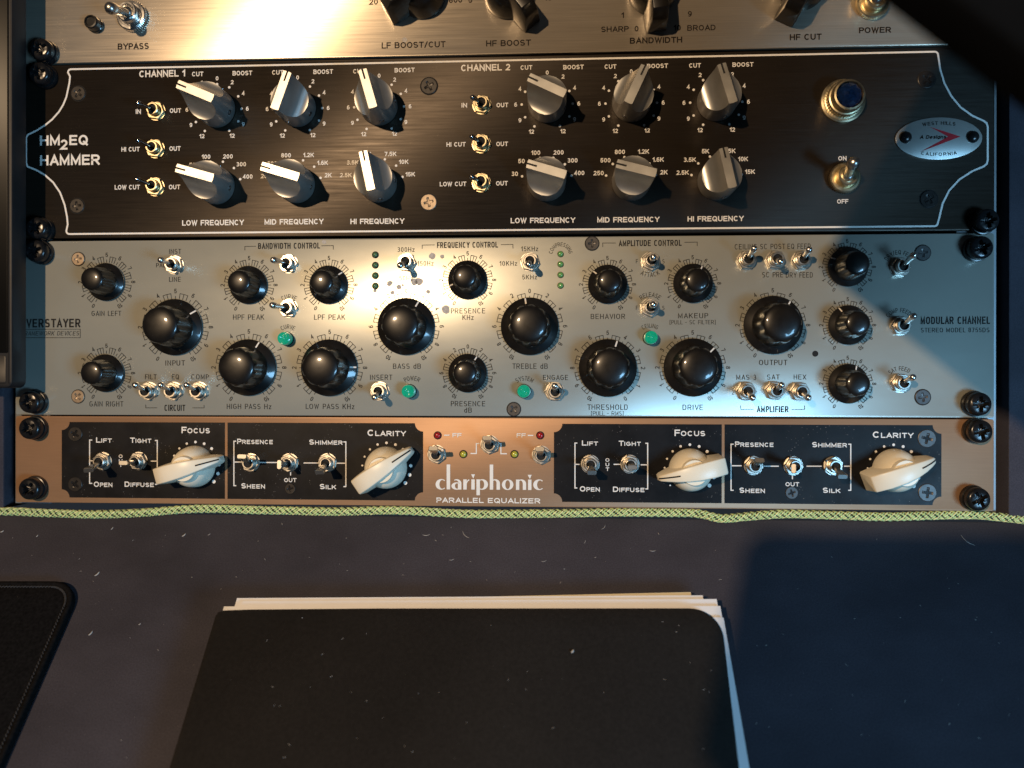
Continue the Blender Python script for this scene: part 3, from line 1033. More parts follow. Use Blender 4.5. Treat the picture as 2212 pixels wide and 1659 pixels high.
# jewel pilot lamp
p = PL(1820, 219)
mb = MB()
kn = lambda t: 8.5 * (1 + 0.016 * math.cos(40 * t))
mb.rings([(10.4, 0), (10.4, 1.0), (9.6, 1.5), (9.3, 1.5), (kn, 1.8), (kn, 4.6), (8.2, 5.2), (7.6, 5.4), (7.5, 8.2), (7.1, 9.0), (6.3, 9.2), (6.1, 8.4)], 160, close_top=False)
o = obj('pilot_lamp', mb.mesh('pilot_lamp', 'brass', 30), U, p)
mb = MB()
def tri(t): return 1.0
rg = []
for r, z, ph, n_ in ((6.15, 8.3, 0, 9), (5.2, 9.7, 0.35, 9), (3.5, 10.9, 0, 9), (1.5, 11.5, 0.35, 9)):
    rg.append([(r * math.cos(2 * math.pi * j / 9 + ph), r * math.sin(2 * math.pi * j / 9 + ph), z) for j in range(9)])
vs, fs = [], []
for r in rg:
    vs += r
for i in range(3):
    for j in range(9):
        a, b, c_, d = i * 9 + j, i * 9 + (j + 1) % 9, (i + 1) * 9 + j, (i + 1) * 9 + (j + 1) % 9
        if i % 2 == 0:
            fs += [(a, b, c_), (b, d, c_)]
        else:
            fs += [(a, b, d), (a, d, c_)]
fs.append(tuple(range(27, 36)))
mb.add(vs, fs)
obj('jewel', mb.mesh('jewel', 'blue_jewel', None), o)
# oval badge
p = PL(2026.5, 300)
bw, bh = 20.2, 10.1
mb = MB()
mb.prism([(bw * math.cos(2 * math.pi * j / 72), bh * math.sin(2 * math.pi * j / 72)) for j in range(72)], 0.0, 0.7, 0.2)
o = obj('badge', mb.mesh('badge', 'badge', 30), U, p)
mb = MB()
def B2(x, y):
    q = PL(x, y)
    return (q.x - p.x, q.y - p.y)
mb.add([(*B2(*q), 0.78) for q in ((2006.5, 275), (2073, 296), (2046.5, 296), (1986.5, 329))], [(2, 1, 0), (3, 1, 2)])
obj('emblem', mb.mesh('emblem', 'red_print', None), o)
mb = MB()
add_text(mb, 'A Designs', B2(2013.5, 297), 1.75, 'ital', 12.2, z=0.8, shear=0.22)
add_arch(mb, 'WEST HILLS', (0, -40), 47.3, 1.65, 'reg', z=0.8, stretch=1.15)
add_arch(mb, 'CALIFORNIA', (0, 40), 47.6, 1.65, 'reg', mid=270, smile=True, z=0.8, stretch=1.25)
obj('lettering', mb.mesh('lettering', 'dark_print', None), o)
for x, y in ((1954.5, 298), (2099.5, 297)):
    mb = MB()
    mb.rings([(2.9, 0.6), (2.7, 1.5), (2.0, 2.2), (1.0, 2.6), (0.05, 2.7)], 28)
    q = B2(x, y)
    obj('rivet', mb.mesh('rivet', 'black_metal', 50), o, (q[0], q[1], 0))
for x, y, a in ((100, 167, 0.2), (94, 497, 0.6), (2119, 481, 0.1)):
    rack_screw(U, x, y, a)

# ================================================================== unit 3: silver stereo channel
U = thing('rack_processor', 'silver stereo channel processor with black fluted knobs and engraved dials', 'audio processor')
pl = obj('faceplate', plate_mesh(44.5, 132.5, 'silver_plate'), U)
chassis(U, 44.5, 132.5)
SMALL = ((230.5, 609.5, 130, N10), (230, 806, 140, N10), (538, 616, 150, N10), (710.5, 615.5, 40, N10), (1010, 605, 199, N10), (1010.5, 806, 60, ND),
         (1312, 614.5, 138, N10), (1496, 612.5, 62, N10), (1830, 577, 152, N10), (1831, 702.5, 120, N10), (1831, 829, 67, N10))
BIG = ((379, 707, 36, N10), (537.5, 794, 65, N10), (712, 794.5, 1, N10), (877.5, 705.5, 62, ND), (1144, 705, 99, ND), (1312.5, 795, 71, N10[::-1]),
       (1496, 794, 43, N10), (1669, 702.5, 55, N10))
for x, y, a, lab in SMALL:
    dial(pl, x, y, lab, False)
    fluted_knob(U, x, y, a, False)
for x, y, a, lab in BIG:
    dial(pl, x, y, lab, True)
    fluted_knob(U, x, y, a, True)
EP = 'engraved_print'
for s, x, y, h, w in (('GAIN LEFT', 229.5, 677, 10.5, 63), ('GAIN RIGHT', 229.5, 872.5, 11, 72), ('INPUT', 378, 784, 11, 41), ('HPF PEAK', 537, 685, 11, 67), ('LPF PEAK', 712, 685, 11, 67),
                   ('HIGH PASS Hz', 538, 878, 11, 96), ('LOW PASS KHz', 713, 878, 11, 105), ('BASS dB', 879, 791, 11, 60), ('PRESENCE', 1011, 671.5, 11, 74), ('KHz', 1011, 685.5, 11, 24),
                   ('PRESENCE', 1011, 872, 11, 74), ('dB', 1011, 886, 11, 16), ('TREBLE dB', 1145, 791, 11.5, 76), ('BEHAVIOR', 1313, 683.5, 11, 74), ('MAKEUP', 1496.5, 682, 11, 64),
                   ('THRESHOLD', 1312.5, 879.5, 11.5, 87), ('DRIVE', 1496.5, 880, 11.5, 44), ('OUTPUT', 1669.5, 783, 11.5, 60),
                   ('INST', 378, 543, 10, 25), ('LINE', 378, 603.5, 10, 25), ('PAD', 348, 573, 9, 21), ('FILT', 325.5, 814, 10.5, 24), ('EQ', 379, 814, 10.5, 15), ('COMP', 432, 814, 10.5, 37),
                   ('300Hz', 877, 539, 10, 37), ('150Hz', 919, 569, 10, 35), ('50Hz', 877, 601, 10, 29), ('15KHz', 1144, 537.5, 10, 37), ('10KHz', 1098, 569, 10, 38), ('5KHz', 1144, 598.5, 10, 32),
                   ('INSERT', 823, 815, 11, 47), ('ENGAGE', 1200, 815.5, 11, 54), ('CEILING', 1611, 533, 11.5, 48), ('SC POST', 1668.5, 532.5, 11.5, 53), ('EQ FEED', 1726, 532, 11.5, 50),
                   ('SC PRE', 1669, 593.5, 11.5, 45), ('DRY FEED', 1726.5, 594, 11.5, 58), ('MAS 3', 1612, 815, 11, 43), ('2', 1583.5, 847.5, 10, None), ('SAT', 1670, 814.5, 11, 26), ('HEX', 1728, 814.5, 11, 27),
                   ('F', 1375.5, 564.5, 9, None), ('S', 1433, 564.5, 9, None), ('F', 1375.5, 665, 9, None), ('S', 1433, 665, 9, None)):
    word(pl, s, x, y, h, 'cond', EP, w)
for s, x, y, h, w in (('[PULL - SC FILTER]', 1496, 696, 9, 99), ('[PULL - RMS]', 1312, 893, 9, 70)):
    word(pl, s, x, y, h, 'thin', EP, w)
for s, x, y, h, w in (('BANDWIDTH CONTROL', 624, 531, 12.5, 133), ('FREQUENCY CONTROL', 1009.5, 529, 12.5, 131), ('AMPLITUDE CONTROL', 1404, 525, 13, 135),
                   ('CIRCUIT', 377.5, 881, 13, 44), ('AMPLIFIER', 1669, 884, 13.5, 68), ('OVERSTAYER', 108, 698, 18, 131), ('MODULAR CHANNEL', 2063, 692, 16.5, 149)):
    word(pl, s, x, y, h, 'condb', EP, w)
word(pl, 'STEREO MODEL 8755DS', 2063, 713, 10, 'cond', EP, 148)
word(pl, 'FRAMEWORK DEVICES', 108, 720, 9, 'thin', EP, 124, shear=0.2)
rule(pl, [(40, 711.5), (173.5, 711), (173.5, 729.5), (40, 729.5)], 0.25, EP, close=True)
for pts in ([(529, 541), (529, 532.5), (553, 532)], [(694, 531), (720, 530.5), (720, 539)], [(912, 537.5), (912, 529.5), (939, 529)], [(1082, 528.5), (1108, 528), (1108, 537)],
            [(1302, 534), (1302, 525), (1330, 525)], [(1478.5, 523.5), (1506, 523), (1506, 531.5)], [(315, 874), (315, 881), (339.5, 881)], [(416, 881), (441, 881), (441, 875)],
            [(1600, 876), (1600, 884.5), (1628, 884.5)], [(1710, 884.5), (1738, 884.5), (1738, 876)]):
    rule(pl, pts, 0.26, EP)
for s, x, y, r, mid, sm, h in (('CURVE', 624.5, 668, 27, 90, False, 9.5), ('CURVE', 622, 733, 27, 90, False, 9), ('COMPRESSING', 1211, 549, 21.5, 90, False, 8.5), ('POWER', 890, 849, 32, 90, False, 9.5),
                         ('SYSTEM', 1133, 848, 31, 90, False, 9.5), ('CEILING', 1404, 734, 31, 90, False, 9), ('ATTACK', 1404.5, 560, 34, 270, True, 10), ('RELEASE', 1404.5, 668, 32, 90, False, 10),
                         ('DRY/EQ FEED', 1942, 577, 33, 90, False, 9.5), ('COMP FEED', 1943, 702, 33, 95, False, 9.5), ('SAT FEED', 1945, 829, 34, 95, False, 9.5)):
    arch(pl, s, x, y, r, h, 'cond', EP, mid, sm)
LV = 13.5
for x, y, tx, ty, a in ((377.5, 572.5, 347, 561.5, 0.2), (624, 570, 590, 561.5, 0.5), (624, 666, 588, 659, 0.5), (879, 567, 864, 573.5, 0.4), (1145, 566, 1141.5, 571, 0.3), (821, 845, 809, 858.5, 0.3),
                     (1199, 846, 1198, 833, 0.5), (1405, 565, 1411.5, 555.5, 0.1), (1403.5, 665, 1411, 657.5, 0.1), (1612, 562.5, 1629, 536.5, 0.5), (1674, 562, 1686, 565, 0.4), (1730, 562.5, 1747.5, 539, 0.6),
                     (1943, 577.5, 1974, 550.5, 0.45), (1944, 704, 1974, 682, 0.5), (1944, 827.5, 1972, 814.5, 0.45), (322.5, 845, 292, 831.5, 0.1), (376, 845, 347, 831.5, 0.2), (431, 845, 403, 831.5, 0.1),
                     (1611, 845, 1625.5, 859.5, 0.5), (1673, 844, 1688, 831.5, 0.4), (1727, 846, 1746, 859.5, 0.5)):
    toggle(U, x, y, tx, ty, LV, 'nut_metal', 'chrome', 4.6, a, 3.15, (1.05, 1.6), 4.8)
for y in (550.5, 573, 595.5, 618):
    led(U, 811, y, 'green_dark_led')
for y in (549, 571, 594, 617):
    led(U, 1211, y, 'green_led', 1.35, 1.6, 'steel_screw')
for x, y in ((620, 732), (885, 845), (1132, 845), (1404, 730)):
    green_lamp(U, x, y)
for x, y in ((169.5, 559.5), (169, 856.5), (1279, 526), (1110, 884)):
    flat_screw(U, x, y, 3.3, 'steel_screw' if x > 1000 else 'brass_screw', random.uniform(0, 1.5))
for x, y in ((1993, 546), (1993, 858)):
    flat_screw(U, x, y, 3.6, 'steel_screw', random.uniform(0, 1.5))
mb = MB()
disc(mb, (0, 0), 1.45, 0.05, 24)
obj('hole', mb.mesh('hole', 'void', None), pl, PL(1761, 764))
for pts, n_ in (([(1385, 705)], 0),):
    pass
mb = MB()
for x, y, r in ((842, 612, 1.6), (862, 620, 1.5), (870, 616, 0.7), (934, 553, 1.9), (955, 554, 1.2), (925, 630, 1.3), (848, 632, 1.2), (895, 609, 2.0), (905, 608, 2.2), (963, 669, 2.3), (700, 523, 1.2), (810, 628, 1.0)):
    c = PL(x, y)
    n_ = 11
    ph = random.uniform(0, 6)
    mb.flat([(c[0] + r * random.uniform(0.75, 1.1) * math.cos(2 * math.pi * j / n_ + ph), c[1] + r * random.uniform(0.7, 1.0) * math.sin(2 * math.pi * j / n_ + ph)) for j in range(n_)], 0.05)
o = obj('smudge', mb.mesh('smudge', 'stain', None), pl)
o['kind'] = 'stuff'
for x, y, a in ((92, 546, 0.3), (79.5, 868, 0.2), (2106, 539, 0.35), (2102.5, 872, 0.0)):
    rack_screw(U, x, y, a)

# ================================================================== unit 4: bronze parallel equaliser
U = thing('rack_equalizer', 'slim bronze parallel equalizer with black insets and ivory pointer knobs', 'equalizer')
pl = obj('faceplate', plate_mesh(0.0, 43.8, 'bronze_plate'), U)
chassis(U, 0.3, 43.5)
yT, yB = PL(700, 913.5).y, PL(700, 1079.5).y
def inset(u0, u1, rb=4.1, lft=True, rgt=True):
    poly = []
    if rgt:
        poly += [(u1 - rb * math.cos(math.radians(t)) if False else u1 - rb + rb * (1 - math.cos(math.radians(t))), yB + rb * math.sin(math.radians(t))) for t in ()]
    def bite(cx_, cy_, a0, a1):
        return [(cx_ + rb * math.cos(math.radians(a0 + (a1 - a0) * j / 8)), cy_ + rb * math.sin(math.radians(a0 + (a1 - a0) * j / 8))) for j in range(9)]
    poly = []
    poly += bite(u0, yB, 90, 0) if lft else [(u0, yB)]
    poly += bite(u1, yB, 180, 90) if rgt else [(u1, yB)]
    poly += bite(u1, yT, 270, 180) if rgt else [(u1, yT)]
    poly += bite(u0, yT, 360, 270) if lft else [(u0, yT)]
    mb = MB()
    mb.flat(poly, 0.07)
    return obj('inset', mb.mesh('inset', 'black_print', None), pl)
inset(PL(133.5, 1000).x, PL(486, 1000).x, rgt=False)
inset(PL(491.5, 1000).x, PL(914, 1000).x, lft=False)
inset(PL(1196.5, 1000).x, PL(1559, 1000).x, rgt=False)
inset(PL(1565, 1000).x, PL(2033.5, 1000).x, lft=False)
WP = 'white_print'
ZP = 0.16
for s, x, y, h, w in (('FOCUS', 423, 929, 13.5, 61), ('CLARITY', 835, 935, 13.5, 82), ('FOCUS', 1490, 935, 14, 66), ('CLARITY', 1928.5, 939, 14, 87),
                   ('LIFT', 224.5, 950.5, 11, 33), ('TIGHT', 304, 951, 11, 45), ('OPEN', 223, 1046, 11, 40), ('DIFFUSE', 301, 1046, 11, 63),
                   ('PRESENCE', 551, 953.5, 11, 77), ('SHEEN', 547, 1049.5, 11, 51), ('SHIMMER', 704, 955, 11, 72), ('SILK', 708.5, 1051, 11, 35),
                   ('LIFT', 1274, 957, 11, 34), ('TIGHT', 1360, 957.5, 11, 47), ('OPEN', 1274, 1056, 11.5, 43), ('DIFFUSE', 1358, 1057, 11.5, 68),
                   ('PRESENCE', 1629, 959.5, 11.5, 83), ('SHEEN', 1624.5, 1059, 11.5, 55), ('SHIMMER', 1791.5, 960.5, 11.5, 75), ('SILK', 1796, 1059, 11.5, 38)):
    word(pl, s, x, y, h, 'cop', WP, w, caps=True, z=ZP)
for s, x, y, h, w in (('OUT', 627, 1037, 8.5, 26), ('OUT', 1711, 1046, 9, 29), ('O', 261, 985.5, 7.5, None), ('U', 261, 995.5, 7.5, None), ('T', 261, 1004.5, 7.5, None), ('O', 1312, 993.5, 7.6, None), ('U', 1312, 1003.5, 7.6, None), ('T', 1312, 1013.5, 7.6, None),
                   ('PARALLEL EQUALIZER', 1054.5, 1081, 11, 224), ('FF', 987, 940, 9, 19), ('FF', 1125.5, 940.5, 9, 19)):
    word(pl, s, x, y, h, 'cop', WP, w, z=ZP)
LW = 0.52
for pts in ([(199.5, 950.5), (194, 950.5), (194, 1044), (199.5, 1044)], [(194.3, 995.3), (207, 995.3)], [(335, 951.5), (340, 951.5), (340, 1046), (335, 1046)], [(326, 996), (340, 996)],
            [(510.5, 953), (505.5, 953), (505.5, 1049), (510.5, 1049)], [(506, 998), (530, 998)], [(742, 954.5), (747.3, 954.5), (747.3, 1051), (742, 1051)], [(728, 1000.5), (747, 1000.5)],
            [(560, 999), (600, 999)], [(656, 1000), (690, 1000)], [(628, 1020), (628, 1027)],
            [(1247, 957), (1242, 957), (1242, 1054), (1247, 1054)], [(1242, 1003), (1252, 1003)], [(1394, 957.5), (1399, 957.5), (1399, 1056), (1394, 1056)], [(1384, 1004), (1399, 1004)], [(1325.5, 1003), (1342, 1003)],
            [(1584.5, 959.5), (1579, 959.5), (1579, 1059), (1584.5, 1059)], [(1579, 1006), (1602, 1006)], [(1646, 1007), (1682, 1007)], [(1742, 1007), (1775, 1007)],
            [(1832, 959.5), (1837.5, 959.5), (1837.5, 1059), (1832, 1059)], [(1823, 1007), (1837.5, 1007)], [(1711.5, 1027.5), (1711.5, 1035)],
            [(959.5, 940), (971, 940)], [(1140, 940.5), (1152, 940.5)],
            [(1016.5, 979.5), (1029, 979.5), (1029, 958), (1036, 958)], [(1075, 958), (1082, 958), (1082, 980), (1095, 980)]):
    rule(pl, pts, LW, WP, z=ZP)

# art-deco word mark
def lg(x, y):
    return PL((1700 + x / 3.95) / 1.8517, (1680 + y / 3.95) / 1.8517)
mb = MB()
def rect(x0, y0, x1, y1):
    mb.flat([lg(x0, y1), lg(x1, y1), lg(x1, y0), lg(x0, y0)], ZP)
def ell(cx_, cy_, rx, ry, a):
    return lg(cx_ + rx * math.cos(math.radians(a)), cy_ - ry * math.sin(math.radians(a)))
def ring(o_, i_, a0=0, a1=360, n=40):
    A = [ell(*o_, a0 + (a1 - a0) * j / n) for j in range(n + 1)]
    B = [ell(*i_, a0 + (a1 - a0) * j / n) for j in range(n + 1)]
    mb.strip(A, B, ZP + 0.002)
for x0, x1, y0, y1 in ((168, 318, 932, 1100), (1710, 1862, 938, 1106)):                     # c
    cx_, cy_ = (x0 + x1) / 2 + 15, (y0 + y1) / 2
    ring((cx_, cy_, (x1 - x0) / 2 + 15, (y1 - y0) / 2), (cx_ + 16, cy_, (x1 - x0) / 2 - 30, (y1 - y0) / 2 - 15), 48, 312)
rect(342, 702, 398, 1096)                                                                   # l
rect(520, 985, 576, 1098)                                                                   # a
ring((500, 1000, 76, 66), (486, 1006, 50, 54), -5, 118, 16)
ring((500, 1042, 82, 58), (508, 1042, 34, 42), 50, 310)
rect(605, 937, 660, 1098)                                                                   # r
mb.flat([lg(*q) for q in ((660, 1000), (663, 1000), (682, 964), (700, 960), (700, 937), (684, 940), (668, 954), (660, 972))], ZP)
rect(732, 937, 786, 1098)                                                                   # i
mb.flat([lg(728, 857), lg(764, 925), lg(790, 857)], ZP)
rect(813, 937, 868, 1188)                                                                   # p
ring((905, 1018, 91, 83), (893, 1018, 42, 68), -118, 118)
rect(1023, 703, 1078, 1100)                                                                 # h
rect(1130, 1000, 1185, 1100)
ring((1110, 1004, 75, 70), (1098, 1008, 34, 56), 0, 130, 18)
ring((1306, 1021, 91, 84), (1306, 1021, 37, 70))                                            # o
rect(1437, 940, 1490, 1103)                                                                 # n
rect(1545, 1003, 1598, 1103)
ring((1523, 1006, 75, 68), (1511, 1010, 34, 55), 0, 130, 18)
rect(1628, 940, 1682, 1105)                                                                 # i
mb.flat([lg(1622, 865), lg(1658, 932), lg(1686, 865)], ZP)
obj('lettering', mb.mesh('lettering', WP, None), pl)

for x, y, m_ in ((945.5, 940.5, 'red_led'), (1167, 940.5, 'red_led'), (1001, 981, 'yellow_led'), (1111.5, 981, 'yellow_led')):
    led(U, x, y, m_, 1.55, 2.05)
for x, y, tx, ty, rot in ((223, 996, 190, 1016.5, 0.0), (300, 995.5, 266, 1000, 0.0), (542.5, 999, 522, 986, 0.0), (625.5, 999, 603, 1003.5, 1.57), (708, 999, 690, 1020.5, 0.0),
                       (943.5, 981, 936, 968.5, 0.0), (1058, 960, 1052, 946, 0.0), (1169, 982.5, 1166, 970, 0.0), (1275, 1002.5, 1278.5, 1021.5, 0.0), (1360.5, 1002.5, 1366, 1009.5, 0.0),
                       (1627, 1005.5, 1641, 994, 0.0), (1713, 1006, 1714.5, 1012, 1.57), (1799, 1006, 1820.5, 1030, 0.0)):
    paddle(U, x, y, tx, ty, 15.5, rot, random.uniform(-0.2, 0.5))
for x, y, a in ((422.5, 1007, 15.5), (835, 1009.5, 34.5), (1490, 1014.5, 192), (1930, 1015.5, 21)):
    k = K(x, y)
    c = PL(x, y)
    mb = MB()
    for i in range(13):
        t = math.radians(90 + 129 - 21.5 * i)
        disc(mb, (c[0] + 12.15 * math.cos(t), c[1] + 12.15 * math.sin(t)), 0.38 + 0.045 * i, ZP)
    obj('dial_dots', mb.mesh('dial_dots', WP, None), pl)
    chicken_knob(U, x, y, a)
for x, y, r, m_ in ((163, 937.5, 3.7, 'black_screw_flat'), (163, 1046, 3.7, 'black_screw_flat'), (627, 1055.5, 2.7, 'black_screw_flat'), (2002, 947, 4.3, 'steel_screw'), (2003, 1064, 4.3, 'steel_screw'), (1710, 1064.5, 3.0, 'steel_screw')):
    flat_screw(U, x, y, r, m_, random.uniform(0, 1.5))
for x, y, a in ((79.5, 924, 0.5), (79, 1053, 0.9), (2104.5, 930.5, 0.2), (2100, 1075, 0.5)):
    rack_screw(U, x, y, a)

# ================================================================== braided cord along the foot of the rack
path0 = [(-60, 1106), (0, 1105), (40, 1105), (100, 1108), (200, 1111), (300, 1108), (400, 1100), (460, 1099), (530, 1101), (620, 1103), (720, 1105), (830, 1102.5), (900, 1104), (1000, 1110), (1100, 1110), (1200, 1109), (1330, 1107),
         (1480, 1108), (1520, 1112), (1560, 1120), (1620, 1115), (1700, 1110), (1800, 1113), (1900, 1116.5), (2000, 1114), (2100, 1112), (2160, 1117), (2212, 1123), (2270, 1132)]
RC = 1.95
def cat(p0, p1, p2, p3, t):
    return 0.5 * ((2 * p1) + (p2 - p0) * t + (2 * p0 - 5 * p1 + 4 * p2 - p3) * t * t + (3 * p1 - p0 - 3 * p2 + p3) * t ** 3)
ctrl = [DK(x, y, RC - 0.1) for x, y in path0]
cpts = []
for i in range(len(ctrl) - 1):
    p0, p1, p2, p3 = ctrl[max(i - 1, 0)], ctrl[i], ctrl[i + 1], ctrl[min(i + 2, len(ctrl) - 1)]
    n_ = max(2, int((p2 - p1).length / 0.7))
    cpts += [cat(p0, p1, p2, p3, j / n_) for j in range(n_)]
cpts.append(ctrl[-1])
cord = thing('braided_cord', 'lime green braided cord lying along the lower edge of the rack', 'cord', panel=False)
mb = MB()
mb.tube(cpts[::3], RC * 0.80, 12)
obj('core', mb.mesh('core', 'cord_dark', 60), cord)
NS = 8
PITCH = 13.0
arc = [0.0]
for a, b in zip(cpts, cpts[1:]):
    arc.append(arc[-1] + (b - a).length)
for sgn in (1, -1):
    for j in range(NS):
        pts = []
        for i, p in enumerate(cpts):
            t = (cpts[min(i + 1, len(cpts) - 1)] - cpts[max(i - 1, 0)]).normalized()
            s = t.cross(Vector((0, 0, 1))).normalized()
            u = s.cross(t)
            ph = sgn * 2 * math.pi * arc[i] / PITCH + 2 * math.pi * j / NS + 0.35 * math.sin(arc[i] / 17.0) + 0.12 * math.sin(arc[i] / 5.3 + j * 1.7)
            over = 0.13 * math.cos(2 * math.pi * arc[i] / PITCH * NS / 2 * 1.0 + (math.pi if sgn < 0 else 0) + j * math.pi)
            rr = RC * 0.88 + over + 0.06 * math.sin(arc[i] / 3.1 + j * 2.3)
            pts.append(p + s * (rr * math.cos(ph)) + u * (rr * math.sin(ph)))
        mb = MB()
        mb.tube(pts, 0.40, 5, caps=False)
        mt = 'cord_yellow' if (sgn > 0 and j % 2 == 0) else ('cord_dark' if (sgn < 0 and j % 2 == 1) else 'cord_lime')
        obj('strand', mb.mesh('strand', mt, 80), cord)

# ================================================================== black screen device resting over the left rack screws
dv = thing('tablet', 'black flat screen device lying over the left rack edge', 'tablet')
zb, zt = 9.5, 19.3
uR = PL(56, 600, zb).x
vB = PL(40, 838, zb).y
def rrect(x0, x1, y0, y1, r, n=6):
    pts = []
    for cx_, cy_, a0 in ((x1 - r, y0 + r, -90), (x1 - r, y1 - r, 0), (x0 + r, y1 - r, 90), (x0 + r, y0 + r, 180)):
        for j in range(n + 1):
            a = math.radians(a0 + 90 * j / n)
            pts.append((cx_ + r * math.cos(a), cy_ + r * math.sin(a)))
    return pts
mb = MB()
mb.prism(rrect(uR - 190, uR, vB, vB + 262, 3.5), zb, zt, 0.8)
obj('housing', mb.mesh('housing', 'device', 30), dv)
mb = MB()
mb.prism(rrect(uR - 187, uR - 1.9, vB + 17, vB + 259, 0.8), zt - 0.2, zt + 0.5, 0.2)
obj('screen', mb.mesh('screen', 'glass', 30), dv)
mb = MB()
mb.prism(rrect(uR - 1.75, uR - 0.95, vB + 2, vB + 259, 0.3, 2), zt - 0.2, zt + 0.25, 0.1)
obj('bezel_edge', mb.mesh('bezel_edge', 'device', 30), dv)
mb = MB()
mb.prism(rrect(uR - 30, uR - 3.0, vB + 2.2, vB + 15.6, 1.0, 3), zt - 0.2, zt + 0.2, 0.1)
obj('chin_plate', mb.mesh('chin_plate', 'device', 30), dv)

# ================================================================== dark slab reaching in over the upper right corner
sl_ = thing('display_panel', 'matt black rounded slab hanging out of focus over the upper right corner', 'panel')
A_, Bq = Vector((284.4, 165.5)), Vector((340.5, 120.0))
e1 = (Bq - A_).normalized()
e2 = Vector((-e1.y, e1.x))
e3 = Vector((41.6, 74.5)).normalized()
pts = [A_ + e1 * 3, A_ + e1 * 26, A_ + e1 * 40, A_ + e1 * 54, A_ + e1 * 300, A_ + e1 * 300 + e3 * 290, A_ + e3 * 290, A_ + e3 * 3]
mb = MB()
mb.prism([(q.x, q.y) for q in pts], 238, 250, 2.0)
obj('shell', mb.mesh('shell', 'slab', 30), sl_)
mb = MB()
c = A_ + e1 * 170 + e3 * 140
mb.prism(rrect(c.x - 60, c.x + 60, c.y - 40, c.y + 40, 12), 250, 259, 2.0)
obj('rear_housing', mb.mesh('rear_housing', 'slab', 30), sl_)

# the telephone that takes the picture, held just behind the lens point
ph = thing('smartphone', 'black smartphone held over the desk facing the rack', 'phone')
mb = MB()
mb.prism(rrect(189, 352, 30, 106, 9), 384.5, 393, 1.5)
obj('body', mb.mesh('body', 'device', 30), ph)
mb = MB()
mb.prism(rrect(193, 348, 34, 102, 7), 392.8, 393.4, 0.2)
obj('screen', mb.mesh('screen', 'glass', 30), ph)

# ================================================================== things on the desk
def plane_poly(pts, h):
    return [tuple(DK(x, y, h)[:2]) for x, y in pts]

# sheets of paper, lowest first
def sheet(name, label, corners, h, material, th=0.35, curl=0.0):
    mb = MB()
    mb.prism(corners[::-1] if area(corners) < 0 else corners, h - th, h, 0.0)
    o = obj(name, mb.mesh(name, material, None))
    tag(o, label, 'paper', 'paper sheets inside the black folder')
    return o
def area(p):
    return sum(p[i][0] * p[(i + 1) % len(p)][1] - p[(i + 1) % len(p)][0] * p[i][1] for i in range(len(p)))
HF = 12.0
def quad(tl, tr, h, L=250, rot=0.0):
    a, b = DK(*tl, h), DK(*tr, h)
    d = (b - a).normalized()
    n = Vector((d.y, -d.x, 0))
    n = Matrix.Rotation(rot, 3, 'Z') @ n
    return [tuple((a + n * L)[:2]), tuple((b + n * L)[:2]), tuple(b[:2]), tuple(a[:2])]
sheet('paper_sheet', 'cream sheet, undermost, showing at the top right of the folder', quad((724, 1296), (1492, 1279), 6.0), 6.0, 'cream_paper', 0.5)
sheet('paper_sheet', 'white sheet directly on top of the cream sheet', quad((512, 1292), (1518, 1286), 7.4, rot=-0.005), 7.4, 'paper', 0.9)
sheet('paper_sheet', 'white sheet with stepped right corner above the second sheet', quad((524, 1299), (1548, 1294), 8.6, rot=-0.004), 8.6, 'paper', 0.8)
sheet('paper_sheet', 'white sheet reaching furthest right under the folder cover', quad((484, 1310), (1556, 1309), 9.8, rot=-0.012), 9.8, 'paper', 0.8)
sheet('paper_sheet', 'topmost white sheet lying against the folder cover', quad((492, 1313), (1563, 1334), 10.9, L=230, rot=0.012), 10.9, 'paper', 0.7)

fo = thing('folder', 'matt black document folder with a rounded corner stuffed with white paper', 'folder', panel=False)
def cover_poly(h):
    tl, bl = DK(471, 1318, h), DK(368, 1659, h)
    tr, br = DK(1556, 1313, h), DK(1597, 1659, h)
    dl = (bl - tl).normalized()
    dr = (br - tr).normalized()
    e = (tr - tl).normalized()
    pts = [tl + dl * 1.0, tl + dl * 220, tr + dr * 220]
    rr = 13.5
    c = tr - e * rr + dr * rr
    for j in range(0, 10):
        a = math.radians(90 * j / 9)
        pts.append(c + e * (rr * math.cos(a)) - dr * (rr * math.sin(a)))
    pts += [tl + e * 70 + dl * -0.6, tl + e * 14 + dl * -0.35, tl + e * 2.5]
    return [(p.x, p.y) for p in pts]
mb = MB()
mb.prism(cover_poly(HF), HF - 0.9, HF, 0.25)
obj('front_cover', mb.mesh('front_cover', 'cover', 30), fo)
mb = MB()
pp = cover_poly(HF)
mb.prism([(x * 0.995, y - 2) for x, y in pp], 0.1, 5.3, 0.3)
obj('back_cover', mb.mesh('back_cover', 'cover', 30), fo)
mb = MB()
tl, bl = DK(471, 1318, HF), DK(368, 1659, HF)
dl = (bl - tl).normalized()
sp = [(tl + dl * 2), (tl + dl * 220)]
mb.prism([(sp[0].x - 0.6, sp[0].y), (sp[1].x - 0.6, sp[1].y), (sp[1].x + 2.0, sp[1].y), (sp[0].x + 2.0, sp[0].y)], 0.1, HF - 0.3, 0.3)
obj('spine', mb.mesh('spine', 'cover', 30), fo)

# mouse pad
mp = thing('mouse_pad', 'black cloth mouse pad with stitched rounded edge on the desk', 'mouse pad', panel=False)
HP = 3.2
a0, a1 = DK(0, 1255, HP), DK(150, 1255, HP)
b0, b1 = DK(143, 1330, HP), DK(0, 1655, HP)
er = (b1 - b0).normalized()
et = (a1 - a0).normalized()
tr_ = a1
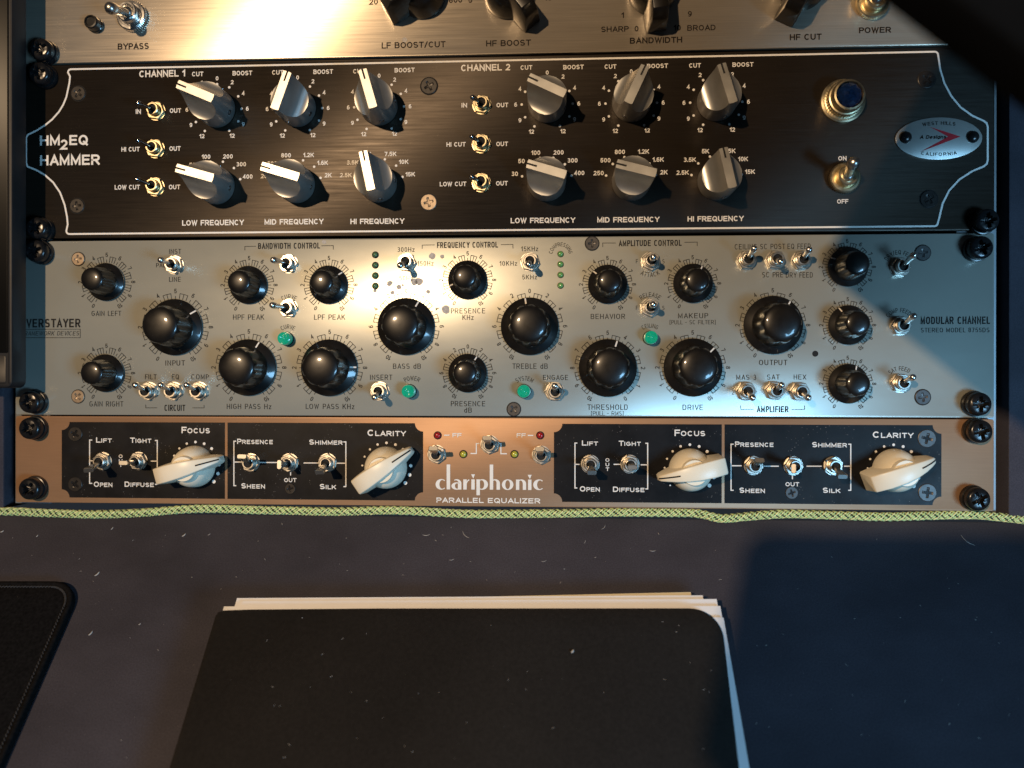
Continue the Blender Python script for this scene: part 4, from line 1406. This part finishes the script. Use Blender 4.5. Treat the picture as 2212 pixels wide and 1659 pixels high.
# intersection of the straight top and right edges
den = et.x * er.y - et.y * er.x
s_ = ((b0.x - a0.x) * er.y - (b0.y - a0.y) * er.x) / den
X = a0 + et * s_
def pad_outline(ins, n=10, rr=13.0):
    r = rr - ins
    c = X - et * rr + er * rr
    pts = [X - et * 240 + er * ins, ]
    for j in range(n + 1):
        a = math.radians(90 - 90 * j / n)
        pts.append(c + et * (r * math.cos(a)) - er * (r * math.sin(a)))
    pts += [X - et * ins + er * 210]
    return pts
po = pad_outline(0.0)
poly = [(p.x, p.y) for p in po] + [((X - et * 240 + er * 210).x, (X - et * 240 + er * 210).y)]
poly = poly[::-1] if area(poly) < 0 else poly
mb = MB()
mb.prism(poly, 0.05, HP, 0.7)
obj('pad_body', mb.mesh('pad_body', 'pad', 30), mp)
hp = pad_outline(1.2, 14)
mb = MB()
mb.tube([Vector((p.x, p.y, HP - 0.65)) for p in hp], 1.25, 10)
obj('edge_binding', mb.mesh('edge_binding', 'pad', 60), mp)
mb = MB()
st = pad_outline(3.0, 24)
for a, b in zip(st, st[1:]):
    L_ = (b - a).length
    n_ = max(1, int(L_ / 1.5))
    for j in range(n_):
        p, q = a + (b - a) * ((j + 0.1) / n_), a + (b - a) * ((j + 0.85) / n_)
        sd = (q - p).cross(Vector((0, 0, 1))).normalized() * 0.35
        mb.tube([Vector((p.x + sd.x, p.y + sd.y, HP + 0.02)), Vector(((p.x + q.x) / 2, (p.y + q.y) / 2, HP + 0.30)), Vector((q.x - sd.x, q.y - sd.y, HP + 0.02))], 0.28, 5)
o = obj('stitching', mb.mesh('stitching', 'thread', 60), mp)
o['kind'] = 'stuff'

# lint and dust on the desk and the folder
mb = MB()
def fleck(x, y, h, ln, w, ang, bend=0.4):
    c = DK(x, y, h)
    pts = []
    for j in range(5):
        t = (j / 4 - 0.5) * ln
        pts.append(Vector((c.x + t * math.cos(ang) - bend * ln * (j / 4 - 0.5) ** 2 * math.sin(ang), c.y + t * math.sin(ang) + bend * ln * (j / 4 - 0.5) ** 2 * math.cos(ang), h + w * 0.9)))
    mb.tube(pts, [w * 0.5, w, w, w, w * 0.4], 5)
for x, y, ln, w, ang in ((211, 1241, 3.2, 0.42, 1.0), (197, 1369, 2.8, 0.40, 1.1), (243, 1142, 2.0, 0.30, 1.2), (398, 1157, 2.6, 0.4, 0.9), (81, 1158, 1.5, 0.25, 1.2), (5, 1149, 2.0, 0.35, 0.6), (452, 1155, 1.8, 0.15, 0.8),
                      (921, 1157, 4.5, 0.16, 0.1), (1004, 1157, 6.5, 0.14, -0.8), (1410, 1191, 3.6, 0.16, 0.0), (1264, 1171, 2.5, 0.12, 1.2), (1305, 1140, 4.0, 0.12, 0.9), (976, 1210, 3.0, 0.13, 0.3), (1175, 1213, 3.2, 0.12, 0.2),
                      (2088, 1170, 9.0, 0.16, -0.9), (302, 1349, 1.2, 0.25, 0.7), (2165, 778, 0.1, 0.02, 0)):
    fleck(x, y, 0.0, ln * 0.8, w * 0.75, ang, 0.6)
for i in range(120):
    x, y = random.uniform(0, 2212), random.uniform(1130, 1655)
    if 360 < x < 1630 and y > 1275:
        continue
    if x < 190 and y > 1240:
        continue
    fleck(x, y, 0.0, random.uniform(0.3, 1.3), random.uniform(0.04, 0.11), random.uniform(0, 3.14), random.uniform(-1, 1))
for i in range(36):
    x, y = random.uniform(480, 1540), random.uniform(1330, 1655)
    fleck(x, y, HF, random.uniform(0.3, 1.2), random.uniform(0.03, 0.07), random.uniform(0, 3.14), random.uniform(-1, 1))
fleck(1237, 1408, HF, 1.6, 0.45, 0.9, 0.5)
lint = obj('lint', mb.mesh('lint', 'lint', 60))
tag(lint, 'pale lint and dust flecks scattered on the dark desk', 'lint', kind='stuff')
bpy.context.view_layer.update()
